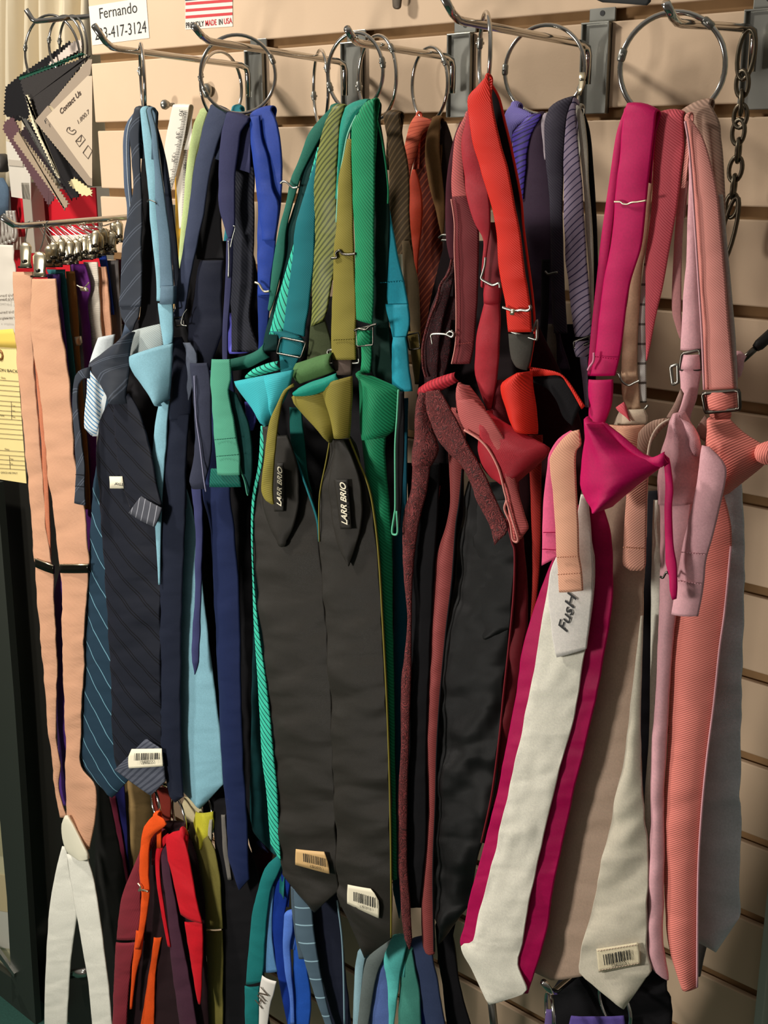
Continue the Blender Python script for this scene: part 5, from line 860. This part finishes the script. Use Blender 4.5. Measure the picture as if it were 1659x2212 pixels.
S(t, 'neck_strap', RP, .160, [(1478, 257, 1488, 254), (1486, 295, 1516, 295), (1492, 350, 1534, 350), (1496, 410, 1547, 410), (1504, 500, 1556, 500), (1510, 608, 1566, 608), (1516, 717, 1576, 730), (1520, 790, 1582, 795), (1522, 842, 1585, 839)], wrap=True, wr=.001); tube(t, 'piping', PK, [(1480, 262), (1488, 310), (1494, 380), (1502, 500), (1509, 608), (1516, 717), (1521, 842)], .163, .0008)
S(t, 'edge_lining', fabric('silver_edge', (196, 184, 176), rough=.5), .156, [(420, 1550, 1560), (500, 1556, 1567), (620, 1566, 1578), (740, 1577, 1588), (840, 1585, 1592)])
buckle(t, .167, [(1518, 850), (1596, 843), (1598, 884), (1524, 891)], .0014, DARKMETAL); S(t, 'strap_loop', CR, .164, [(846, 1523, 1588), (862, 1522, 1588), (884, 1528, 1590)], bulge=.005, thick=.004)
S(t, 'lower_strap', CR, .160, [(886, 1530, 1576), (900, 1534, 1578), (912, 1540, 1572)], bulge=.004, wr=.003)
S(t, 'knot', CR, .176, [(1531, 902, 1574, 907), (1526, 940, 1604, 936), (1521, 970, 1640, 958), (1524, 1000, 1662, 975), (1535, 1030, 1650, 1004), (1548, 1056, 1600, 1045), (1558, 1072, 1570, 1068)], bulge=.014, wr=.0014, n=11); S(t, 'knot_tip', CR, .182, [(1634, 962, 1640, 1000), (1650, 955, 1654, 1004), (1672, 950, 1676, 1000)], bulge=.007, wr=.003)
S(t, 'blade', CR, .167, [(1060, 1500, 1560), (1116, 1490, 1575), (1174, 1482, 1579), (1318, 1460, 1566), (1405, 1452, 1554), (1521, 1446, 1542), (1639, 1440, 1527), (1766, 1432, 1515), (1900, 1434, 1508), (2015, 1440, 1506), (2080, 1455, 1506), (2134, 1472, 1506)], wr=.001, bulge=.006, n=10); tube(t, 'piping', PK, [(1579, 1180), (1566, 1318), (1554, 1405), (1542, 1521), (1527, 1639), (1515, 1766), (1508, 1900), (1506, 2132)], .169, .0009)
t = T('necktie', 'silver grey satin necktie blade with a puckered edge, rightmost on the wall', 'necktie', (1590, 1030, .1), G7)
S(t, 'blade', fabric('silver_satin', (208, 212, 216), rough=.3, sheen=.1), .140, [(1020, 1560, 1600), (1100, 1540, 1605), (1174, 1530, 1607), (1376, 1510, 1604), (1639, 1490, 1599), (1794, 1480, 1598), (1940, 1485, 1597), (1500, 2030, 1595, 1985)], tip=(1546, 2058), bulge=.004, wr=.003, n=10)
t = T('necktie', 'black navy necktie showing as a dark gap between the ivory and the pale pink blades', 'necktie', (1400, 1100, .08), G7)
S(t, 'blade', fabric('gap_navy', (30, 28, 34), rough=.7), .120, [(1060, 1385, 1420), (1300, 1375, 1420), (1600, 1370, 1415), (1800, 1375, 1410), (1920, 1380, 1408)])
t = T('necktie', 'dark necktie tip hanging behind the coral blade at the bottom right', 'necktie', (1500, 2040, .09), G7)
S(t, 'blade', fabric('grey_tip', (96, 90, 86), rough=.5), .110, [(2030, 1490, 1530), (2070, 1495, 1520), (2110, 1500, 1512)])
# ------------------------------------------------------------------ lower row of neckties
G8 = 'neckties on the lower rings'
for base, bend, end, Yt, lb in (((470, 1705, .012), (360, 1699), (325, 1682), .14, 'lower chrome peg hook below the bar code tag of the charcoal necktie'), ((1345, 2020, .012), (1195, 2146), (1174, 2122), .17, 'lower chrome peg hook between the fuchsia and the ivory blades')):
    t = T('peg_hook', lb, 'hook', P(*base), 'chrome peg hooks of the lower row'); b = P(*base); c = P(bend[0], bend[1], Yt); e = P(end[0], end[1], Yt+.015)
    addmesh('bar', *tube_geo([b, b.lerp(c, .5), c+(b-c).normalized()*.005, c+(e-c)*.2, e], .003, 10), CHROME, t)
ring(372, 402, 1720, 1812, .14, 'narrow lower ring above the red and orange straps', hinge=(), grp='lower rings'); ring(326, 346, 1700, 1770, .15, 'small lower ring beside the orange strap', hinge=(), grp='lower rings')
ring(444, 462, 1720, 1800, .11, 'dark lower ring over the yellow satin fold', hinge=(), grp='lower rings'); ring(1290, 1366, 2110, 2230, .13, 'lower ring half hidden below the ivory necktie tip', hinge=(), grp='lower rings')
ring(1176, 1200, 2140, 2230, .165, 'lower ring on the peg hook at the bottom between the fuchsia and ivory ties', hinge=(), grp='lower rings')
MR = fabric('maroon_rib', (128, 44, 54), 'twill', rough=.45, period=.003, amp=.35, ang=30); OB = fabric('orange_bright', (232, 84, 26), rough=.45); RB2 = fabric('scarlet', (206, 16, 34), rough=.42); PL = fabric('plum_lower', (74, 42, 58), rough=.5)
BM = fabric('black_maroon', (38, 20, 24), 'twill', rough=.6)
def low(label, at, parts):
    t = T('necktie', label, 'necktie', at, G8)
    for nm, mt, Y, rows, kw in parts: S(t, nm, mt, Y, rows, **kw)
    return t
W_ = dict(wrap=True)
t = low('bright orange necktie strap on the lower left ring', (340, 1765, .14), [('neck_strap', OB, .164, [(330, 1763, 340, 1761), (312, 1785, 360, 1780), (303, 1830, 326, 1812), (301, 1880, 320, 1880), (305, 1930, 322, 1930), (299, 2010, 311, 2012), (292, 2050, 300, 2050)], W_), ('lower_strap', OB, .150, [(2025, 332, 348), (2060, 328, 342), (2100, 322, 336), (2212, 304, 332), (2260, 296, 330)], {}), ('lower_strap', OB, .160, [(2010, 294, 310), (2060, 288, 304), (2110, 284, 292), (2180, 280, 284)], {})])
tube(t, 'clip', BRASS, [(298, 1908), (304, 1916), (300, 1924), (308, 1922), (320, 1926)], .169, .0012)
low('maroon ribbed necktie behind the orange strap at the lower left', (320, 1800, .13), [('neck_strap', MR, .156, [(1800, 318, 350), (1858, 294, 312), (1900, 276, 306), (1933, 264, 304), (1980, 257, 302), (2030, 252, 298)], W_), ('lower_strap', MR, .158, [(2036, 250, 292), (2080, 248, 284), (2150, 245, 276), (2212, 243, 272), (2260, 242, 268)], {})])
low('black maroon necktie in the middle of the lower left ring', (360, 1790, .13), [('neck_strap', BM, .146, [(1785, 330, 400), (1850, 318, 424), (1930, 300, 438), (2030, 286, 444), (2120, 270, 446), (2212, 262, 450), (2260, 260, 450)], W_)])
low('scarlet red necktie, frontmost on the lower left ring', (385, 1795, .14), [('neck_strap', RB2, .162, [(388, 1794, 397, 1812), (359, 1806, 403, 1836), (362, 1850, 410, 1870), (369, 1880, 419, 1920), (380, 1930, 429, 1965), (391, 1975, 435, 1996)], W_), ('lower_strap', RB2, .160, [(398, 1992, 436, 1990), (402, 2020, 438, 2022), (412, 2080, 436, 2090), (422, 2140, 434, 2150), (428, 2168, 432, 2170)], {}), ('rear_strap', RB2, .158, [(362, 1800, 372, 1806), (342, 1822, 354, 1828), (335, 1870, 344, 1872), (346, 1960, 354, 1960), (362, 2044, 368, 2046)], {})])
low('plum necktie strap crossing under the scarlet one', (352, 1830, .13), [('neck_strap', PL, .156, [(1830, 346, 362), (1890, 350, 368), (1960, 360, 380), (2030, 366, 392), (2100, 372, 406), (2160, 380, 416), (2212, 388, 424), (2260, 394, 430)], W_)])
YS = fabric('yellow_satin', (214, 208, 58), rough=.35); OO = fabric('olive_low', (120, 112, 56), rough=.5)
low('yellow satin necktie folded over the dark lower ring', (445, 1750, .11), [('fold', YS, .134, [(1752, 424, 462), (1775, 420, 462), (1800, 424, 458), (1836, 434, 446)], dict(wr=.004, bulge=.005)), ('edge', fabric('silver_edge2', (176, 170, 150), rough=.35), .136, [(1770, 448, 458), (1820, 442, 456), (1866, 440, 452)], {})])
low('cream satin necktie fold beside the lower left ring', (405, 1740, .11), [('fold', fabric('cream_satin', (212, 200, 158), rough=.4), .130, [(1722, 396, 420), (1750, 394, 434), (1790, 404, 438), (1830, 416, 440)], dict(wr=.004))])
low('olive green necktie strap on the lower left ring', (440, 1790, .11), [('neck_strap', OO, .138, [(1810, 416, 450), (1836, 418, 462), (1891, 430, 474), (1933, 437, 477), (1980, 442, 480), (2006, 443, 481)], W_), ('lower_strap', OO, .136, [(2010, 444, 480), (2060, 446, 482), (2150, 448, 481), (2260, 448, 481)], {})])
low('black necktie strap right of the olive one in the lower row', (478, 1740, .11), [('neck_strap', BLACKF, .132, [(1735, 462, 500), (1800, 462, 525), (1900, 472, 560), (2000, 478, 570), (2120, 475, 570), (2260, 470, 590)], W_), ('grey_edge', fabric('grey_low', (110, 106, 100), rough=.5), .136, [(1760, 478, 486), (1840, 482, 492), (1900, 492, 500)], {})])
low('tan necktie blade glimpsed behind the barcode tagged charcoal tie', (295, 1690, .05), [('blade', fabric('tan_low', (158, 130, 84), rough=.6), .050, [(1660, 262, 340), (1760, 272, 335), (1860, 276, 320), (1960, 280, 310)], {})])
low('navy and maroon necktie sliver left of the tan blade', (255, 1700, .06), [('blade', fabric('navy_low', (28, 28, 84), rough=.5), .056, [(1690, 244, 268), (1760, 248, 272), (1840, 258, 276), (1960, 268, 290)], {}), ('edge', fabric('mar_low', (92, 24, 44), rough=.5), .060, [(1720, 236, 248), (1800, 248, 262), (1880, 262, 274), (1930, 268, 282)], {})])
low('brown red necktie fold hanging on the small lower ring', (350, 1705, .13), [('fold', fabric('brick', (124, 44, 34), rough=.5), .138, [(1700, 332, 368), (1745, 332, 368), (1790, 340, 368)], {})])
TL = fabric('teal_low', (26, 116, 116), rough=.5); RL = fabric('royal_low', (18, 52, 142), rough=.45); PW = fabric('periwinkle', (84, 124, 212), rough=.4)
low('teal necktie strap on the middle lower ring', (600, 1850, .12), [('neck_strap', TL, .150, [(597, 1850, 608, 1868), (572, 1876, 598, 1892), (554, 1933, 584, 1925), (544, 1980, 575, 1988), (536, 2060, 570, 2080), (531, 2127, 566, 2120)], W_), ('lower_strap', TL, .148, [(2130, 528, 560), (2212, 529, 558), (2260, 530, 556)], {})])
t = low('pale blue necktie strap ending in a white written tag', (590, 1910, .12), [('neck_strap', fabric('powder_blue', (98, 148, 196), rough=.45), .146, [(1915, 584, 592), (1960, 580, 588), (2016, 574, 587), (2060, 570, 592), (2100, 568, 598)], {})])
wt = S(t, 'paper_tag', flat('white_tag', (226, 222, 214), .6), .156, [(566, 2107, 597, 2120), (561, 2135, 590, 2150), (560, 2170, 583, 2175), (558, 2260, 572, 2260)], wr=.0003, thick=.0004); text(t, 'HN', GREY, .159, (567, 2180), (580, 2150), wt)
low('royal blue necktie on the middle lower ring', (610, 1885, .12), [('neck_strap', RL, .144, [(597, 1886, 620, 1884), (587, 1915, 626, 1912), (584, 1960, 616, 1960), (585, 2016, 612, 2016), (596, 2090, 618, 2090), (608, 2150, 626, 2150), (620, 2212, 634, 2212), (626, 2260, 640, 2260)], W_)])
low('periwinkle blue satin necktie strap beside the royal blue one', (622, 1975, .12), [('neck_strap', PW, .150, [(1978, 614, 632), (2010, 612, 632), (2044, 611, 626), (2090, 614, 628), (2155, 625, 633), (2212, 628, 636)], W_)])
low('medium blue necktie between the periwinkle and the slate straps', (640, 2000, .12), [('neck_strap', fabric('medium_blue', (34, 84, 178), rough=.45), .146, [(1990, 634, 652), (2044, 634, 658), (2099, 632, 664), (2155, 628, 670), (2212, 622, 668), (2260, 620, 664)], W_)])
SLT = fabric('slate_cross_stripe', (78, 98, 112), 'stripe', (150, 184, 198), rough=.5, period=.0205, ang=88, width=.07)
low('slate necktie with thin pale cross stripes in the lower row', (645, 1920, .12), [('neck_strap', SLT, .154, [(1910, 634, 662), (1960, 636, 672), (2016, 640, 678), (2071, 656, 686), (2127, 672, 696), (2180, 690, 708), (2212, 702, 717), (2260, 716, 732)], W_), ('side', fabric('slate_plain', (74, 90, 102), rough=.5), .152, [(1915, 628, 640), (1960, 630, 642), (2016, 636, 648), (2071, 645, 660)], {})])
t = low('very dark navy necktie right of the slate striped one', (690, 1920, .1), [('neck_strap', DK, .142, [(1910, 664, 728), (1960, 674, 732), (2044, 682, 740), (2127, 698, 748), (2212, 716, 756), (2260, 728, 760)], W_)])
tube(t, 'piping', SLT, [(728, 1945), (738, 2020), (742, 2100), (744, 2212)], .146, .0009)
low('maroon and navy striped necktie peeking beside the long navy blade', (545, 1800, .08), [('fold', fabric('navy_stripe_low', (58, 62, 104), 'twill', period=.003, amp=.5), .112, [(533, 1760, 540, 1758), (536, 1795, 550, 1790), (550, 1815, 580, 1842)], {}), ('blade', fabric('mar_low', (92, 24, 44)), .100, [(1800, 536, 575), (1850, 545, 588), (1900, 548, 570), (1960, 550, 562)], {})])
GG = fabric('grey_green', (98, 108, 106), rough=.5); AQ = fabric('aqua_satin', (92, 196, 190), rough=.38); SG = fabric('sea_green', (70, 140, 126), rough=.5); BLU = fabric('blue_violet', (88, 112, 172), rough=.5); NVL = fabric('navy_low2', (54, 66, 98), rough=.5)
low('grey green necktie strap on the right lower ring', (830, 2040, .12), [('neck_strap', GG, .146, [(836, 2035, 842, 2046), (800, 2062, 824, 2080), (788, 2085, 814, 2105), (779, 2150, 804, 2155), (773, 2212, 796, 2212), (770, 2260, 790, 2260)], W_)])
low('powder blue necktie sliver at the left of the right lower ring', (780, 2060, .12), [('neck_strap', fabric('powder_low', (150, 188, 200), rough=.5), .140, [(2060, 772, 790), (2100, 766, 784), (2150, 764, 780), (2260, 760, 778)], W_)])
low('blue violet necktie strap on the right lower ring', (836, 2055, .12), [('neck_strap', BLU, .142, [(2052, 828, 838), (2071, 822, 838), (2127, 809, 840), (2212, 797, 842), (2260, 792, 842)], W_)])
low('aqua satin necktie strap on the right lower ring', (860, 2032, .12), [('neck_strap', AQ, .150, [(2030, 844, 874), (2045, 838, 877), (2071, 831, 872), (2110, 834, 862), (2160, 838, 856), (2212, 840, 850), (2260, 840, 846)], dict(wrap=True, wr=.003))])
low('sea green necktie strap on the right lower ring', (880, 2055, .12), [('neck_strap', SG, .146, [(2055, 874, 889), (2099, 866, 897), (2150, 863, 906), (2212, 860, 908), (2260, 858, 910)], W_)])
low('dusky navy necktie strap, rightmost blue of the lower row', (905, 2040, .12), [('neck_strap', NVL, .143, [(2036, 886, 930), (2080, 893, 936), (2127, 903, 946), (2212, 920, 960), (2260, 930, 970)], W_), ('blue_edge', RL, .140, [(2140, 905, 915), (2260, 905, 930)], {})])
low('black necktie strap with an olive edge right of the dusky navy one', (960, 2020, .1), [('neck_strap', BLACKF, .130, [(2000, 940, 975), (2060, 945, 982), (2127, 955, 992), (2212, 965, 1015), (2260, 975, 1030)], W_), ('edge', fabric('olive_edge', (74, 70, 50), rough=.5), .126, [(2010, 948, 976), (2060, 960, 984), (2120, 972, 990)], {})])
t = low('black garment hanging on the lower hook below the ivory necktie', (1330, 2110, .08), [('cloth', BLACKF, .110, [(2085, 1230, 1420), (2130, 1200, 1440), (2180, 1188, 1448), (2260, 1170, 1455)], dict(wr=.006, bulge=.01, n=12)), ('purple_fold', fabric('purple_low', (92, 76, 150), rough=.5), .130, [(2196, 1232, 1345), (2215, 1228, 1350), (2250, 1225, 1350)], dict(wr=.002)), ('purple_fold', fabric('violet_low', (120, 100, 160), rough=.5), .168, [(2180, 1180, 1196), (2210, 1176, 1192), (2260, 1172, 1190)], {})])
t = T('lower_rod', 'grey metal rod at the bottom right of the olive edged strap', 'rod', (1062, 2180, .1)); tube(t, 'rod', STEEL, [(1062, 2165), (1072, 2260)], .09, .004, sm=False)
t = T('hanging_fringe', 'dark fringed cloth edge cut by the top right of the photo', 'cloth', (1340, -20, .05))
S(t, 'cloth', flat('fringe_dark', (52, 54, 54), .9, 0, .3, 90), .06, [(1262, -60, 1410, -66), (1266, -30, 1408, -34), (1280, -4, 1404, 4), (1300, 5, 1398, 12)], wr=.004)
t = T('ring_clasp', 'flat nickel clasp with a rivet on the right side of the purple ring', 'clasp', (1256, 160, .062))
S(t, 'plate', BRASS, .066, [(156, 1252, 1262), (172, 1250, 1263), (190, 1250, 1259), (206, 1246, 1253)], wr=0, bulge=.001, thick=.001, n=5); c = P(1256, 172, .068); addmesh('rivet', *tube_geo([c+Vector((0, .001, 0)), c+Vector((0, -.001, 0))], .0011, 10), STEEL, t)
